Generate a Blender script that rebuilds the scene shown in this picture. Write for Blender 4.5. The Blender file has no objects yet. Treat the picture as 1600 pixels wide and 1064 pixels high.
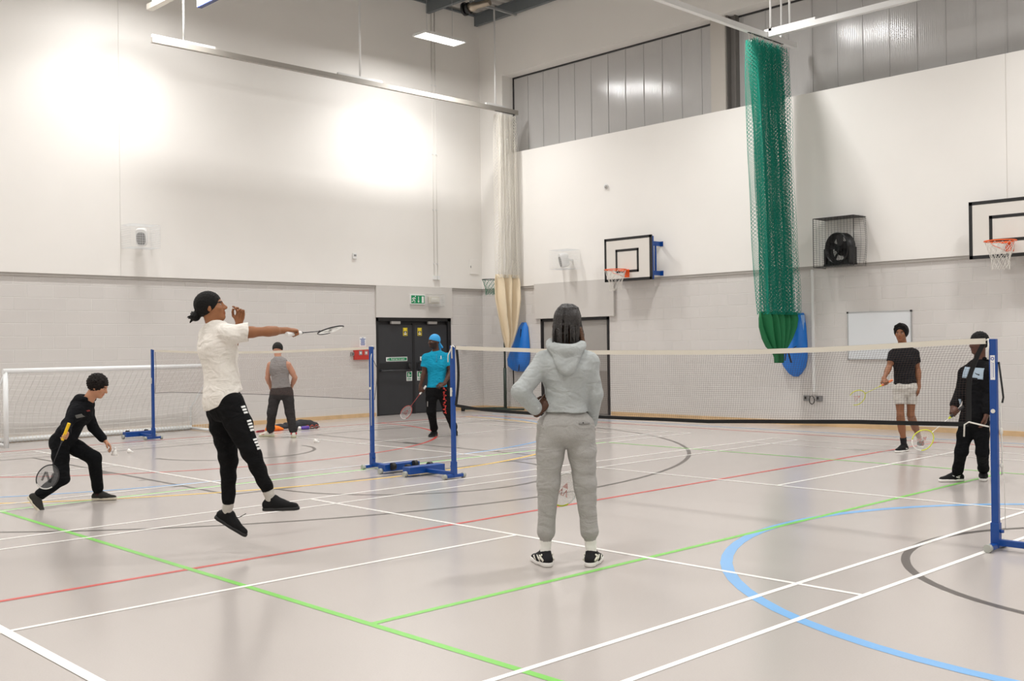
import bpy, math, random
import numpy as np
from mathutils import Vector, Matrix
random.seed(4); rng = np.random.default_rng(4)
scene = bpy.context.scene
COL = scene.collection
PI = math.pi

# ------------------------------------------------------------------ camera, world, exposure, hall lights
CAM = np.array([6.1599, -7.9353, 1.5587]); YAW, PITCH, ROLL, FPX = -0.802755, 0.0033827, -0.0131746, 1641.5
cf = np.array([math.sin(YAW) * math.cos(PITCH), math.cos(YAW) * math.cos(PITCH), math.sin(PITCH)])
r0 = np.cross(cf, [0, 0, 1]); r0 /= np.linalg.norm(r0); u0 = np.cross(r0, cf)
cr = math.cos(ROLL) * r0 + math.sin(ROLL) * u0
cu = -math.sin(ROLL) * r0 + math.cos(ROLL) * u0
cam = bpy.data.cameras.new('camera'); cam.sensor_width = 36.0; cam.lens = FPX / 1600 * 36.0
cam.clip_start = 0.05; cam.clip_end = 200
camo = bpy.data.objects.new('camera', cam); COL.objects.link(camo)
camo.matrix_world = Matrix([[cr[i], cu[i], -cf[i], CAM[i]] for i in range(3)] + [[0, 0, 0, 1]])
scene.camera = camo
w = bpy.data.worlds.new('world'); scene.world = w; w.use_nodes = True
w.node_tree.nodes['Background'].inputs[0].default_value = (0.6, 0.7, 0.8, 1)
w.node_tree.nodes['Background'].inputs[1].default_value = 0.0
vs = scene.view_settings
vs.view_transform = 'Standard'; vs.look = 'None'; vs.exposure = 0.0; vs.gamma = 1.0; vs.use_curve_mapping = False
LIGHT_X = [-10.75, -4.35, 1.9, 8.1, 14.3]; LIGHT_Y = [6.4, 0.25, -5.9]; LIGHT_Z = 8.0
LIGHT_W = 95.0; LIGHT_W2 = 80.0
LIGHT_COL = (1.0, 0.986, 0.972)
for lx in LIGHT_X:
    for ly in LIGHT_Y:
        ld = bpy.data.lights.new('hall_light', 'AREA'); ld.shape = 'RECTANGLE'
        ld.size = 0.34; ld.size_y = 1.02; ld.energy = LIGHT_W; ld.color = LIGHT_COL; ld.spread = PI
        lo = bpy.data.objects.new('hall_light', ld); COL.objects.link(lo); lo.location = (lx, ly, LIGHT_Z - 0.010)
        ld2 = ld.copy(); ld2.energy = LIGHT_W2; ld2.spread = math.radians(125)
        lo = bpy.data.objects.new('hall_light_lens', ld2); COL.objects.link(lo); lo.location = (lx, ly, LIGHT_Z - 0.006)

def at(px, py, depth):              # a point the given distance in front of the camera
    return CAM + depth * (cf + cr * (px - 800) / FPX + cu * (532 - py) / FPX)
def ground(px, py, z=0.0):
    d = cf + cr * (px - 800) / FPX + cu * (532 - py) / FPX
    return CAM + d * (z - CAM[2]) / d[2]

# ------------------------------------------------------------------ materials
MATS = {}
def srgb(c):
    if isinstance(c, str):
        c = tuple(int(c[i:i + 2], 16) / 255 for i in (0, 2, 4))
    return tuple((x / 12.92 if x <= 0.04045 else ((x + 0.055) / 1.055) ** 2.4) for x in c)
def mat(name, color, rough=0.6, metal=0.0, spec=0.5, noise=0.0, nscale=30, bump=0.0, bscale=200, emit=0.0, alpha=1.0, sheen=0.0, vcol=False, sss=0.0, coat=0.0, folds=0.0):
    if name in MATS: return MATS[name]
    m = bpy.data.materials.new(name); m.use_nodes = True
    nt = m.node_tree; b = nt.nodes['Principled BSDF']
    c = srgb(color)
    b.inputs['Base Color'].default_value = (*c, 1)
    b.inputs['Roughness'].default_value = rough; b.inputs['Metallic'].default_value = metal
    b.inputs['Specular IOR Level'].default_value = spec
    b.inputs['Coat Weight'].default_value = coat
    if sheen: b.inputs['Sheen Weight'].default_value = sheen
    if sss:
        b.inputs['Subsurface Weight'].default_value = sss
        b.inputs['Subsurface Radius'].default_value = (0.012, 0.005, 0.003); b.inputs['Subsurface Scale'].default_value = 1.0
    if alpha < 1: b.inputs['Alpha'].default_value = alpha
    tc = nt.nodes.new('ShaderNodeTexCoord')
    src = None
    if vcol:
        a = nt.nodes.new('ShaderNodeAttribute'); a.attribute_name = 'Col'; src = a.outputs['Color']
    if noise:
        n = nt.nodes.new('ShaderNodeTexNoise'); n.inputs['Scale'].default_value = nscale; n.inputs['Detail'].default_value = 5
        nt.links.new(tc.outputs['Object'], n.inputs['Vector'])
        mr = nt.nodes.new('ShaderNodeMapRange'); mr.inputs['From Min'].default_value = 0.25; mr.inputs['From Max'].default_value = 0.75
        mr.inputs['To Min'].default_value = 1 - noise; mr.inputs['To Max'].default_value = 1 + noise
        nt.links.new(n.outputs['Fac'], mr.inputs['Value'])
        mx = nt.nodes.new('ShaderNodeVectorMath'); mx.operation = 'SCALE'
        if src is None:
            mx.inputs[0].default_value = c
        else: nt.links.new(src, mx.inputs[0])
        nt.links.new(mr.outputs[0], mx.inputs['Scale']); src = mx.outputs[0]
    if src is not None: nt.links.new(src, b.inputs['Base Color'])
    if bump:
        n2 = nt.nodes.new('ShaderNodeTexNoise'); n2.inputs['Scale'].default_value = bscale; n2.inputs['Detail'].default_value = 3
        nt.links.new(tc.outputs['Object'], n2.inputs['Vector'])
        bp = nt.nodes.new('ShaderNodeBump'); bp.inputs['Strength'].default_value = bump; bp.inputs['Distance'].default_value = 0.01
        nt.links.new(n2.outputs['Fac'], bp.inputs['Height']); nt.links.new(bp.outputs[0], b.inputs['Normal'])
        if folds:
            mp = nt.nodes.new('ShaderNodeMapping'); mp.inputs['Rotation'].default_value = (0.5, 0.4, 0.3); mp.inputs['Scale'].default_value = (1.0, 1.0, 1.7)
            nt.links.new(tc.outputs['Object'], mp.inputs['Vector'])
            n4 = nt.nodes.new('ShaderNodeTexNoise'); n4.inputs['Scale'].default_value = 9.0; n4.inputs['Detail'].default_value = 1.4; n4.inputs['Distortion'].default_value = 1.3
            nt.links.new(mp.outputs[0], n4.inputs['Vector'])
            b4 = nt.nodes.new('ShaderNodeBump'); b4.inputs['Strength'].default_value = folds; b4.inputs['Distance'].default_value = 0.045
            nt.links.new(n4.outputs['Fac'], b4.inputs['Height']); nt.links.new(b4.outputs[0], bp.inputs['Normal'])
    if emit:
        b.inputs['Emission Color'].default_value = (*LIGHT_COL, 1); b.inputs['Emission Strength'].default_value = emit
    MATS[name] = m
    return m

WALLC = 'efece7'
M_wall = mat('wall_paint', WALLC, 0.55, noise=0.012, nscale=1.3)
M_grey = mat('wall_panel_grey', 'd2cec9', 0.55, noise=0.012, nscale=2)
M_white = mat('white_paint', 'e8e8e6', 0.4)
M_whiteg = mat('white_gloss', 'eceeee', 0.25)
M_black = mat('black_paint', '1c1c1d', 0.45)
M_door = mat('charcoal_door', '323336', 0.5, noise=0.05, nscale=8)
M_frame = mat('dark_frame', '1d1d1f', 0.45)
M_steel = mat('grey_steel', '6c7275', 0.45)
M_galv = mat('galvanised', 'b9bcbd', 0.35, metal=0.6)
M_blue = mat('blue_powder_coat', '08438f', 0.35, noise=0.04, nscale=20)
M_rubber = mat('grey_rubber', 'a8aaa2', 0.6)
M_blackrub = mat('black_rubber', '151515', 0.6)
M_orange = mat('orange_rim', 'f0601c', 0.4)
M_timber = mat('timber_skirting', 'd2b288', 0.5, noise=0.12, nscale=6)
M_sblack = mat('sign_black', '141414', 0.5)
M_green = mat('sign_green', '0a8a57', 0.45)
M_yellow = mat('sign_yellow', 'e3cb34', 0.5)
M_red = mat('fire_red', 'c92a22', 0.4)
M_rope = mat('white_rope', 'dcd9d0', 0.8)
M_cord = mat('net_cord_dark', '2b211d', 0.8)
M_tape = mat('net_tape_white', 'dfd9cb', 0.8, bump=0.3, bscale=300)
M_tapeb = mat('net_tape_black', '121212', 0.85)

# block wall material: brick texture in wall coordinates
def block_mat(name, axis):
    m = bpy.data.materials.new(name); m.use_nodes = True
    nt = m.node_tree; b = nt.nodes['Principled BSDF']; b.inputs['Roughness'].default_value = 0.5
    tc = nt.nodes.new('ShaderNodeTexCoord'); sp = nt.nodes.new('ShaderNodeSeparateXYZ'); cb = nt.nodes.new('ShaderNodeCombineXYZ')
    nt.links.new(tc.outputs['Object'], sp.inputs[0]); nt.links.new(sp.outputs[axis], cb.inputs[0]); nt.links.new(sp.outputs[2], cb.inputs[1])
    bt = nt.nodes.new('ShaderNodeTexBrick'); nt.links.new(cb.outputs[0], bt.inputs['Vector'])
    bt.inputs['Scale'].default_value = 1.0; bt.inputs['Brick Width'].default_value = 0.45; bt.inputs['Row Height'].default_value = 0.225
    bt.inputs['Mortar Size'].default_value = 0.007; bt.inputs['Mortar Smooth'].default_value = 0.4; bt.offset = 0.5
    a = srgb('d5d1cd'); c2 = srgb('d3cfcb'); mo = srgb('dddad6')
    bt.inputs['Color1'].default_value = (*a, 1); bt.inputs['Color2'].default_value = (*c2, 1); bt.inputs['Mortar'].default_value = (*mo, 1)
    nt.links.new(bt.outputs['Color'], b.inputs['Base Color'])
    n = nt.nodes.new('ShaderNodeTexNoise'); n.inputs['Scale'].default_value = 90; nt.links.new(tc.outputs['Object'], n.inputs['Vector'])
    mm = nt.nodes.new('ShaderNodeMath'); mm.operation = 'MULTIPLY'; mm.inputs[1].default_value = 0.12; nt.links.new(n.outputs['Fac'], mm.inputs[0])
    ad = nt.nodes.new('ShaderNodeMath'); ad.operation = 'SUBTRACT'; nt.links.new(mm.outputs[0], ad.inputs[0]); nt.links.new(bt.outputs['Fac'], ad.inputs[1])
    bp = nt.nodes.new('ShaderNodeBump'); bp.inputs['Strength'].default_value = 0.7; bp.inputs['Distance'].default_value = 0.006
    nt.links.new(ad.outputs[0], bp.inputs['Height']); nt.links.new(bp.outputs[0], b.inputs['Normal'])
    return m
M_blockX = block_mat('painted_blocks_side', 1); M_blockY = block_mat('painted_blocks_end', 0)

def floor_mat():
    m = bpy.data.materials.new('sports_floor'); m.use_nodes = True
    nt = m.node_tree; b = nt.nodes['Principled BSDF']
    tc = nt.nodes.new('ShaderNodeTexCoord')
    n = nt.nodes.new('ShaderNodeTexNoise'); n.inputs['Scale'].default_value = 120; n.inputs['Detail'].default_value = 6
    n3 = nt.nodes.new('ShaderNodeTexNoise'); n3.inputs['Scale'].default_value = 0.6; n3.inputs['Detail'].default_value = 4
    nt.links.new(tc.outputs['Object'], n.inputs['Vector']); nt.links.new(tc.outputs['Object'], n3.inputs['Vector'])
    cr_ = nt.nodes.new('ShaderNodeMix'); cr_.data_type = 'RGBA'
    cr_.inputs['A'].default_value = (*srgb('b2aba6'), 1); cr_.inputs['B'].default_value = (*srgb('bbb4af'), 1)
    nt.links.new(n.outputs['Fac'], cr_.inputs['Factor'])
    nt.links.new(cr_.outputs['Result'], b.inputs['Base Color'])
    mr = nt.nodes.new('ShaderNodeMapRange'); mr.inputs['To Min'].default_value = 0.16; mr.inputs['To Max'].default_value = 0.23
    nt.links.new(n3.outputs['Fac'], mr.inputs['Value']); nt.links.new(mr.outputs[0], b.inputs['Roughness'])
    b.inputs['Specular IOR Level'].default_value = 0.55
    bp = nt.nodes.new('ShaderNodeBump'); bp.inputs['Strength'].default_value = 0.02; bp.inputs['Distance'].default_value = 0.01
    nt.links.new(n3.outputs['Fac'], bp.inputs['Height']); nt.links.new(bp.outputs[0], b.inputs['Normal'])
    return m
M_floor = floor_mat()
LW = mat('line_white', 'f2efea', 0.3); LG = mat('line_green', '7fca5c', 0.3); LR = mat('line_red', 'd0504a', 0.3)
LB = mat('line_blue', '7aafe0', 0.3); LK = mat('line_charcoal', '56514e', 0.3); LY = mat('line_yellow', 'ecc35a', 0.3)

# ------------------------------------------------------------------ mesh helpers
def nrm(v):
    v = np.asarray(v, float); return v / (np.linalg.norm(v) + 1e-12)
def perp(a):
    a = nrm(a); t = np.array([0, 0, 1.0]) if abs(a[2]) < 0.9 else np.array([1.0, 0, 0])
    u = nrm(np.cross(a, t)); return u, np.cross(a, u)
def setp(o, label=None, cat=None, group=None, kind=None):
    if label: o['label'] = label
    if cat: o['category'] = cat
    if group: o['group'] = group
    if kind: o['kind'] = kind
    return o
def thing(name, label, cat, loc=(0, 0, 0), rotz=0.0, group=None):
    o = bpy.data.objects.new(name, None); COL.objects.link(o); o.empty_display_size = 0.1
    o.location = loc; o.rotation_euler = (0, 0, rotz)
    return setp(o, label, cat, group)
def worldmat(p):
    m = Matrix.Identity(4)
    chain = []
    while p is not None: chain.append(p); p = p.parent
    for q in reversed(chain): m = m @ Matrix.LocRotScale(q.location, q.rotation_euler.to_quaternion(), q.scale)
    return m
def link(me, name, parent=None, local=False):
    o = bpy.data.objects.new(name, me); COL.objects.link(o)
    if parent is not None:
        o.parent = parent
        if not local: me.transform(worldmat(parent).inverted())
    return o
class MB:
    def __init__(s): s.v = []; s.f = []; s.m = []; s.sm = []; s.n = 0; s.cm = 0
    def add(s, v, f, smooth=False):
        v = np.asarray(v, float).reshape(-1, 3); s.v.append(v)
        for q in f: s.f.append([i + s.n for i in q]); s.m.append(s.cm); s.sm.append(smooth)
        s.n += len(v); return s
    def box(s, x0, x1, y0, y1, z0, z1):
        x0, x1 = sorted((x0, x1)); y0, y1 = sorted((y0, y1)); z0, z1 = sorted((z0, z1))
        v = [(x, y, z) for x in (x0, x1) for y in (y0, y1) for z in (z0, z1)]
        return s.add(v, [(0, 1, 3, 2), (4, 6, 7, 5), (0, 4, 5, 1), (2, 3, 7, 6), (0, 2, 6, 4), (1, 5, 7, 3)])
    def obox(s, c, X, Y, Z, a, b, h):       # oriented box, half sizes
        c = np.asarray(c, float); X, Y, Z = np.asarray(X, float), np.asarray(Y, float), np.asarray(Z, float)
        v = [c + X * a * i + Y * b * j + Z * h * k for i in (-1, 1) for j in (-1, 1) for k in (-1, 1)]
        f = [(0, 1, 3, 2), (4, 6, 7, 5), (0, 4, 5, 1), (2, 3, 7, 6), (0, 2, 6, 4), (1, 5, 7, 3)]
        if np.dot(np.cross(X, Y), Z) < 0: f = [q[::-1] for q in f]
        return s.add(v, f)
    def bar(s, a, b, wdt, hgt=None, up=(0, 0, 1)):
        a = np.asarray(a, float); b = np.asarray(b, float); hgt = hgt or wdt
        d = nrm(b - a); side = np.cross(d, up)
        if np.linalg.norm(side) < 1e-3: side = np.array([1.0, 0, 0])
        side = nrm(side); u = np.cross(side, d)
        return s.obox((a + b) / 2, d, side, u, np.linalg.norm(b - a) / 2, wdt / 2, hgt / 2)
    def tube(s, pts, r, n=8, closed=False, caps=True, smooth=True):
        P = [np.asarray(p, float) for p in pts]; N = len(P)
        R = r if hasattr(r, '__len__') else [r] * N
        t0 = nrm(P[1] - P[0]); u, v = perp(t0); rings = []
        for i in range(N):
            if closed: t = nrm(P[(i + 1) % N] - P[i - 1])
            else: t = nrm(P[min(i + 1, N - 1)] - P[max(i - 1, 0)])
            u = u - t * np.dot(u, t); u = nrm(u); v = np.cross(t, u)
            rings.append([P[i] + R[i] * (math.cos(2 * PI * k / n) * u + math.sin(2 * PI * k / n) * v) for k in range(n)])
        f = []
        M = N if closed else N - 1
        for i in range(M):
            j = (i + 1) % N
            for k in range(n):
                k2 = (k + 1) % n; f.append((i * n + k, i * n + k2, j * n + k2, j * n + k))
        s.add(np.array(rings).reshape(-1, 3), f, smooth)
        if caps and not closed:
            b = s.n - N * n
            s.f.append([b + k for k in range(n)][::-1]); s.f.append([b + (N - 1) * n + k for k in range(n)])
            s.m += [s.cm] * 2; s.sm += [False] * 2
        return s
    def cyl(s, a, b, r, n=16, r2=None): return s.tube([a, b], [r, r if r2 is None else r2], n)
    def disc(s, c, ax, r, t, n=24): ax = nrm(ax); c = np.asarray(c, float); return s.tube([c - ax * t / 2, c + ax * t / 2], r, n)
    def grid(s, P, flip=False, smooth=True):
        P = np.asarray(P, float); a, b = P.shape[:2]; f = []
        for i in range(a - 1):
            for j in range(b - 1):
                q = (i * b + j, (i + 1) * b + j, (i + 1) * b + j + 1, i * b + j + 1)
                f.append(q[::-1] if flip else q)
        return s.add(P.reshape(-1, 3), f, smooth)
    def poly(s, pts, smooth=False): return s.add(pts, [list(range(len(pts)))], smooth)
    def ellipsoid(s, c, X, Y, Z, a, b, h, n=16, m=10):
        c = np.asarray(c, float); P = []
        for i in range(m + 1):
            th = PI * i / m
            P.append([c + np.asarray(X) * a * math.sin(th) * math.cos(2 * PI * j / n) + np.asarray(Y) * b * math.sin(th) * math.sin(2 * PI * j / n) + np.asarray(Z) * h * math.cos(th) for j in range(n + 1)])
        return s.grid(P, smooth=True)
    def build(s, name, mats, parent=None, local=False, bevel=0):
        me = bpy.data.meshes.new(name)
        v = np.concatenate(s.v) if s.v else np.zeros((0, 3))
        me.from_pydata(v.tolist(), [], s.f)
        if not isinstance(mats, (list, tuple)): mats = [mats]
        for m in mats: me.materials.append(m)
        me.polygons.foreach_set('material_index', s.m); me.polygons.foreach_set('use_smooth', s.sm)
        me.update()
        o = link(me, name, parent, local)
        if bevel:
            md = o.modifiers.new('Bevel', 'BEVEL'); md.width = bevel; md.segments = 2; md.limit_method = 'ANGLE'
        return o
def strands(P, r, name, m, parent=None, closed=False):
    """many thin three-sided cords as one mesh. P: list of (N,3) arrays"""
    V = []; F = []; base = 0; ang = np.array([0, 2 * PI / 3, 4 * PI / 3])
    for p in P:
        p = np.asarray(p, float); N = len(p)
        t = np.gradient(p, axis=0); t /= np.linalg.norm(t, axis=1)[:, None] + 1e-12
        ref = np.array([0.31, 0.77, 0.55]); u = np.cross(t, ref); u /= np.linalg.norm(u, axis=1)[:, None] + 1e-12
        v = np.cross(t, u)
        ring = p[:, None, :] + r * (np.cos(ang)[None, :, None] * u[:, None, :] + np.sin(ang)[None, :, None] * v[:, None, :])
        V.append(ring.reshape(-1, 3))
        i = np.arange(N - 1)[:, None] * 3; k = np.arange(3)[None, :]; k2 = (k + 1) % 3
        q = np.stack([i + k, i + k2, i + 3 + k2, i + 3 + k], -1).reshape(-1, 4) + base
        F.append(q); base += N * 3
    V = np.concatenate(V); F = np.concatenate(F)
    return fastmesh(V, F, name, m, parent)
def fastmesh(V, F, name, m, parent=None, smooth=True, col=None, midx=None):
    me = bpy.data.meshes.new(name)
    me.vertices.add(len(V)); me.vertices.foreach_set('co', np.ascontiguousarray(V, dtype=np.float32).ravel())
    k = F.shape[1]
    me.loops.add(F.size); me.loops.foreach_set('vertex_index', F.astype(np.int32).ravel())
    me.polygons.add(len(F)); me.polygons.foreach_set('loop_start', np.arange(0, F.size, k, dtype=np.int32))
    me.polygons.foreach_set('loop_total', np.full(len(F), k, dtype=np.int32))
    me.polygons.foreach_set('use_smooth', np.full(len(F), smooth))
    for x in (m if isinstance(m, (list, tuple)) else [m]): me.materials.append(x)
    if midx is not None: me.polygons.foreach_set('material_index', midx.astype(np.int32))
    me.update(calc_edges=True); me.validate()
    if col is not None:
        at_ = me.color_attributes.new('Col', 'FLOAT_COLOR', 'POINT')
        at_.data.foreach_set('color', np.concatenate([col, np.ones((len(col), 1))], 1).astype(np.float32).ravel())
    return link(me, name, parent)
def dup(root, loc, rotz=None, label=None, group=None):
    r = root.copy(); COL.objects.link(r); r.location = loc
    if rotz is not None: r.rotation_euler = (0, 0, rotz)
    if label: r['label'] = label
    if group: r['group'] = group
    for ch in list(root.children):
        c = ch.copy(); COL.objects.link(c); c.parent = r
        for g in list(ch.children):
            d = g.copy(); COL.objects.link(d); d.parent = c
    return r
def text_mesh(txt, size, origin, X, Y, m, name, parent, align='CENTER', ext=0.0015):
    cu_ = bpy.data.curves.new(name, 'FONT'); cu_.body = txt; cu_.size = size; cu_.align_x = align; cu_.align_y = 'CENTER'; cu_.extrude = ext
    o = bpy.data.objects.new(name, cu_); COL.objects.link(o)
    dg = bpy.context.evaluated_depsgraph_get(); me = bpy.data.meshes.new_from_object(o.evaluated_get(dg))
    bpy.data.objects.remove(o); bpy.data.curves.remove(cu_)
    X = nrm(X); Y = nrm(Y); Z = np.cross(X, Y)
    me.transform(Matrix([[X[i], Y[i], Z[i], origin[i]] for i in range(3)] + [[0, 0, 0, 1]]))
    me.materials.clear(); me.materials.append(m); me.name = name
    return link(me, name, parent)
def struct(o): o['kind'] = 'structure'; return o
def flatpoly(pts2, origin, X, Y, t, name, m, parent):        # thin raised shape on a surface
    X = nrm(X); Y = nrm(Y); Z = np.cross(X, Y); n = len(pts2)
    base = [np.asarray(origin, float) + X * a + Y * b for a, b in pts2]
    b = MB(); v = base + [p + Z * t for p in base]
    f = [list(range(n, 2 * n))] + [[i, (i + 1) % n, n + (i + 1) % n, n + i] for i in range(n)]
    b.add(v, f); return b.build(name, m, parent)

# ------------------------------------------------------------------ room shell
WX, WY, CZ = -12.70, 9.30, 9.52     # left wall, right wall, underside of roof deck
EX, EY = 21.4, -8.95
PX, PY = WX + 0.05, WY - 0.05       # faces of the proud upper boards

fl = MB(); fl.box(WX - 0.3, EX + 0.3, EY - 0.3, WY + 0.3, -0.2, 0.0)
lay = [0]
def strip(x0, x1, y0, y1, mi):
    lay[0] += 1; z = 0.0004 + lay[0] * 0.00004
    fl.cm = mi; fl.add([(x0, y0, z), (x1, y0, z), (x1, y1, z), (x0, y1, z)], [(0, 1, 2, 3)]); fl.cm = 0
def lx(y, x0, x1, mi, wd=0.05): strip(x0, x1, y - wd / 2, y + wd / 2, mi)     # line along x
def ly_(x, y0, y1, mi, wd=0.05): strip(x - wd / 2, x + wd / 2, y0, y1, mi)    # line along y
def arc(cx, cy, r, a0, a1, mi, wd=0.05, n=72):
    lay[0] += 1; z = 0.0004 + lay[0] * 0.00004; fl.cm = mi
    P = [[(cx + (r + s * wd / 2) * math.cos(math.radians(a0 + (a1 - a0) * i / n)), cy + (r + s * wd / 2) * math.sin(math.radians(a0 + (a1 - a0) * i / n)), z) for s in (1, -1)] for i in range(n + 1)]
    fl.grid(P, flip=False, smooth=False); fl.cm = 0
W_, G_, R_, B_, K_, Y_ = 1, 2, 3, 4, 5, 6
MIDX = 4.35
for sgn in (1,):
    # basketball (charcoal)
    arc(-8.11, 0, 6.75, -78, 78, K_, 0.055); lx(6.62, -9.65, -6.75, K_, 0.055); lx(-6.62, -9.65, -6.75, K_, 0.055)
    lx(-2.36, -9.65, -3.93, K_); lx(2.48, -9.65, -3.93, K_); ly_(-3.94, -2.38, 2.5, K_); arc(-3.93, 0, 1.78, -90, 90, K_)
    arc(-8.11, 0, 1.2, -90, 90, K_); ly_(-9.65, -7.3, 7.3, K_)
    strip(-7.25, -6.85, -2.5, -2.36, K_); strip(-7.25, -6.85, 2.48, 2.62, K_)
    for tx in (-5.9, -5.05): strip(tx, tx + 0.05, -2.48, -2.36, K_); strip(tx, tx + 0.05, 2.48, 2.6, K_)
arc(MIDX, 0, 1.8, 0, 360, K_, 0.06)
# yellow, blue, red (netball / handball / futsal)
arc(-10.95, 0, 7.15, -90, 90, Y_, 0.06)
arc(-11.1, 1.5, 6.0, 0, 90, B_, 0.055); arc(-11.1, -1.5, 6.0, -90, 0, B_, 0.055); ly_(-5.1, -1.5, 1.5, B_, 0.055)
arc(MIDX, 0, 3.02, 0, 360, B_, 0.085); lx(8.1, -11.1, 19.8, B_, 0.05)
arc(-10.95, 0, 4.87, -90, 90, R_, 0.05); ly_(-10.95, -7.6, 7.6, R_); lx(7.6, -10.95, 19.6, R_); lx(-7.6, -10.95, 19.6, R_); ly_(-0.77, -7.6, 7.6, R_)
# volleyball (green)
lx(-4.43, -4.66, 13.4, G_); lx(4.55, -4.66, 13.4, G_); ly_(-4.685, -4.43, 4.55, G_); ly_(1.36, -4.43, 4.55, G_)
# badminton (white): three courts
for cx in (0.0, -7.66, 7.66):
    for s_ in (-1, 1):
        e = 0.05 if cx < 0 else 0
        ly_(cx + s_ * 3.03, -6.7, 6.7, W_, 0.042); ly_(cx + s_ * 2.57, -6.7, 6.7, W_, 0.042)
        for y in (1.96, 5.92, 6.68): lx(s_ * y, cx - 3.05, cx + 3.05, W_, 0.042)
        ly_(cx, min(s_ * 1.96, s_ * 6.68), max(s_ * 1.96, s_ * 6.68), W_, 0.042)
lx(-5.92, -3.05, 3.05, W_, 0.06)
floor = struct(fl.build('floor', [M_floor, LW, LG, LR, LB, LK, LY]))

# left wall: blocks below, proud white boards above
b = MB(); b.box(WX - 0.3, WX, EY - 0.3, 6.09, 0, 3.0); b.box(WX - 0.3, WX, 8.27, WY + 0.5, 0, 3.0); b.box(WX - 0.3, WX - 0.1, 6.09, 8.27, 2.1, 3.0)
b.cm = 1; b.box(WX - 0.3, PX, EY - 0.3, 0.285, 2.90, CZ + 0.1); b.box(WX - 0.3, PX, 0.297, WY + 0.5, 2.90, CZ + 0.1); b.box(WX - 0.3, PX - 0.012, 0.28, 0.3, 2.9, CZ)
b.cm = 2; b.box(WX - 0.1, PX, 6.07, 8.29, 2.19, 2.898)
struct(b.build('wall_left', [M_blockX, M_wall, M_grey]))
# right wall
b = MB()
DX0, DX1 = -10.72, -8.66
b.box(WX - 0.3, DX0, WY, WY + 0.3, 0, 3.0); b.box(DX1, EX + 0.3, WY, WY + 0.3, 0, 3.0); b.box(DX0, DX1, WY + 0.1, WY + 0.3, 2.1, 3.0)
b.cm = 1
SILL, HEAD = 6.05, 7.93
b.box(WX - 0.3, -0.325, PY, WY + 0.2, 2.90, SILL); b.box(-0.313, EX + 0.3, PY, WY + 0.2, 2.90, SILL); b.box(-0.33, -0.31, PY + 0.012, WY + 0.2, 2.9, SILL)
b.box(WX - 0.3, EX + 0.3, PY, WY + 0.7, HEAD, CZ + 0.1)
b.box(WX - 0.3, -11.86, PY, WY + 0.7, SILL, HEAD)
b.box(WX - 0.3, EX + 0.3, WY + 0.1, WY + 0.7, SILL - 0.2, SILL - 0.001)
b.cm = 2; b.box(-10.87, -8.48, PY - 0.012, WY + 0.1, 2.13, 2.93)
struct(b.build('wall_right', [M_blockY, M_wall, M_grey]))
b = MB(); b.box(EX, EX + 0.3, EY - 0.3, WY + 0.7, 0, CZ + 0.1); struct(b.build('wall_back', M_wall))
b = MB(); b.box(WX - 0.3, EX + 0.3, EY - 0.3, EY, 0, CZ + 0.1); struct(b.build('wall_front', M_wall))
# high-level translucent glazing strip
def glazing():
    m = bpy.data.materials.new('polycarbonate_panels'); m.use_nodes = True
    nt = m.node_tree; b = nt.nodes['Principled BSDF']
    b.inputs['Base Color'].default_value = (*srgb('bbb9b7'), 1); b.inputs['Roughness'].default_value = 0.16
    b.inputs['Specular IOR Level'].default_value = 0.6
    tc = nt.nodes.new('ShaderNodeTexCoord'); wv = nt.nodes.new('ShaderNodeTexWave'); wv.bands_direction = 'X'
    wv.inputs['Scale'].default_value = 9.0; nt.links.new(tc.outputs['Object'], wv.inputs['Vector'])
    bp = nt.nodes.new('ShaderNodeBump'); bp.inputs['Strength'].default_value = 0.10; bp.inputs['Distance'].default_value = 0.01
    nt.links.new(wv.outputs['Fac'], bp.inputs['Height']); nt.links.new(bp.outputs[0], b.inputs['Normal'])
    return m
M_glaz = glazing(); M_soff = mat('dark_joint', '2b2b2d', 0.5)
GY = WY + 0.32
b = MB(); pw = 0.497; x = -11.86; k = 0
segs = []
while x < EX:
    x1 = min(x + pw, EX); 
    b.box(x + 0.006, x1 - 0.006, GY, GY + 0.04, SILL, HEAD); x = x1; k += 1
b.box(-11.86, EX, GY + 0.02, GY + 0.3, SILL, HEAD)
struct(b.build('window_1', M_glaz))
b = MB()
x = -11.86
while x < EX: b.box(x - 0.007, x + 0.007, GY - 0.012, GY + 0.01, SILL, HEAD); x += pw
struct(b.build('trim_1', mat('joint_strip', 'b9b8b6', 0.35)))
b = MB(); b.box(-11.86, EX, GY - 0.02, GY + 0.02, HEAD - 0.035, HEAD); b.box(-11.86, -11.83, GY - 0.02, GY + 0.02, SILL, HEAD); struct(b.build('trim_2', M_soff))
# boxed columns in the strip
b = MB()
for cx in (-5.98, 0.9, 7.8, 14.7):
    b.box(cx, cx + 0.34, PY + 0.10, GY + 0.03, SILL, HEAD)
struct(b.build('trim_3', mat('column_cladding', 'b9b3ab', 0.5)))
b = MB()
for cx in (-5.64, 1.24, 8.14, 15.04):
    b.box(cx, cx + 0.02, PY + 0.14, GY + 0.02, SILL, HEAD); b.box(cx + 0.02, cx + 0.13, GY - 0.10, GY - 0.07, SILL, HEAD); b.box(cx + 0.13, cx + 0.15, GY - 0.14, GY + 0.02, SILL, HEAD)
struct(b.build('trim_4', mat('column_steel', '6e6a66', 0.5)))
b = MB(); b.box(WX, PX - 0.012, EY, 6.06, 2.85, 2.90); b.box(WX, PX - 0.012, 8.30, WY - 0.02, 2.85, 2.90); struct(b.build('trim_31', mat('dado_shade_strip', 'aaa59f', 0.5)))  # shadow under the proud boards, put in as a grey strip
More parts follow.
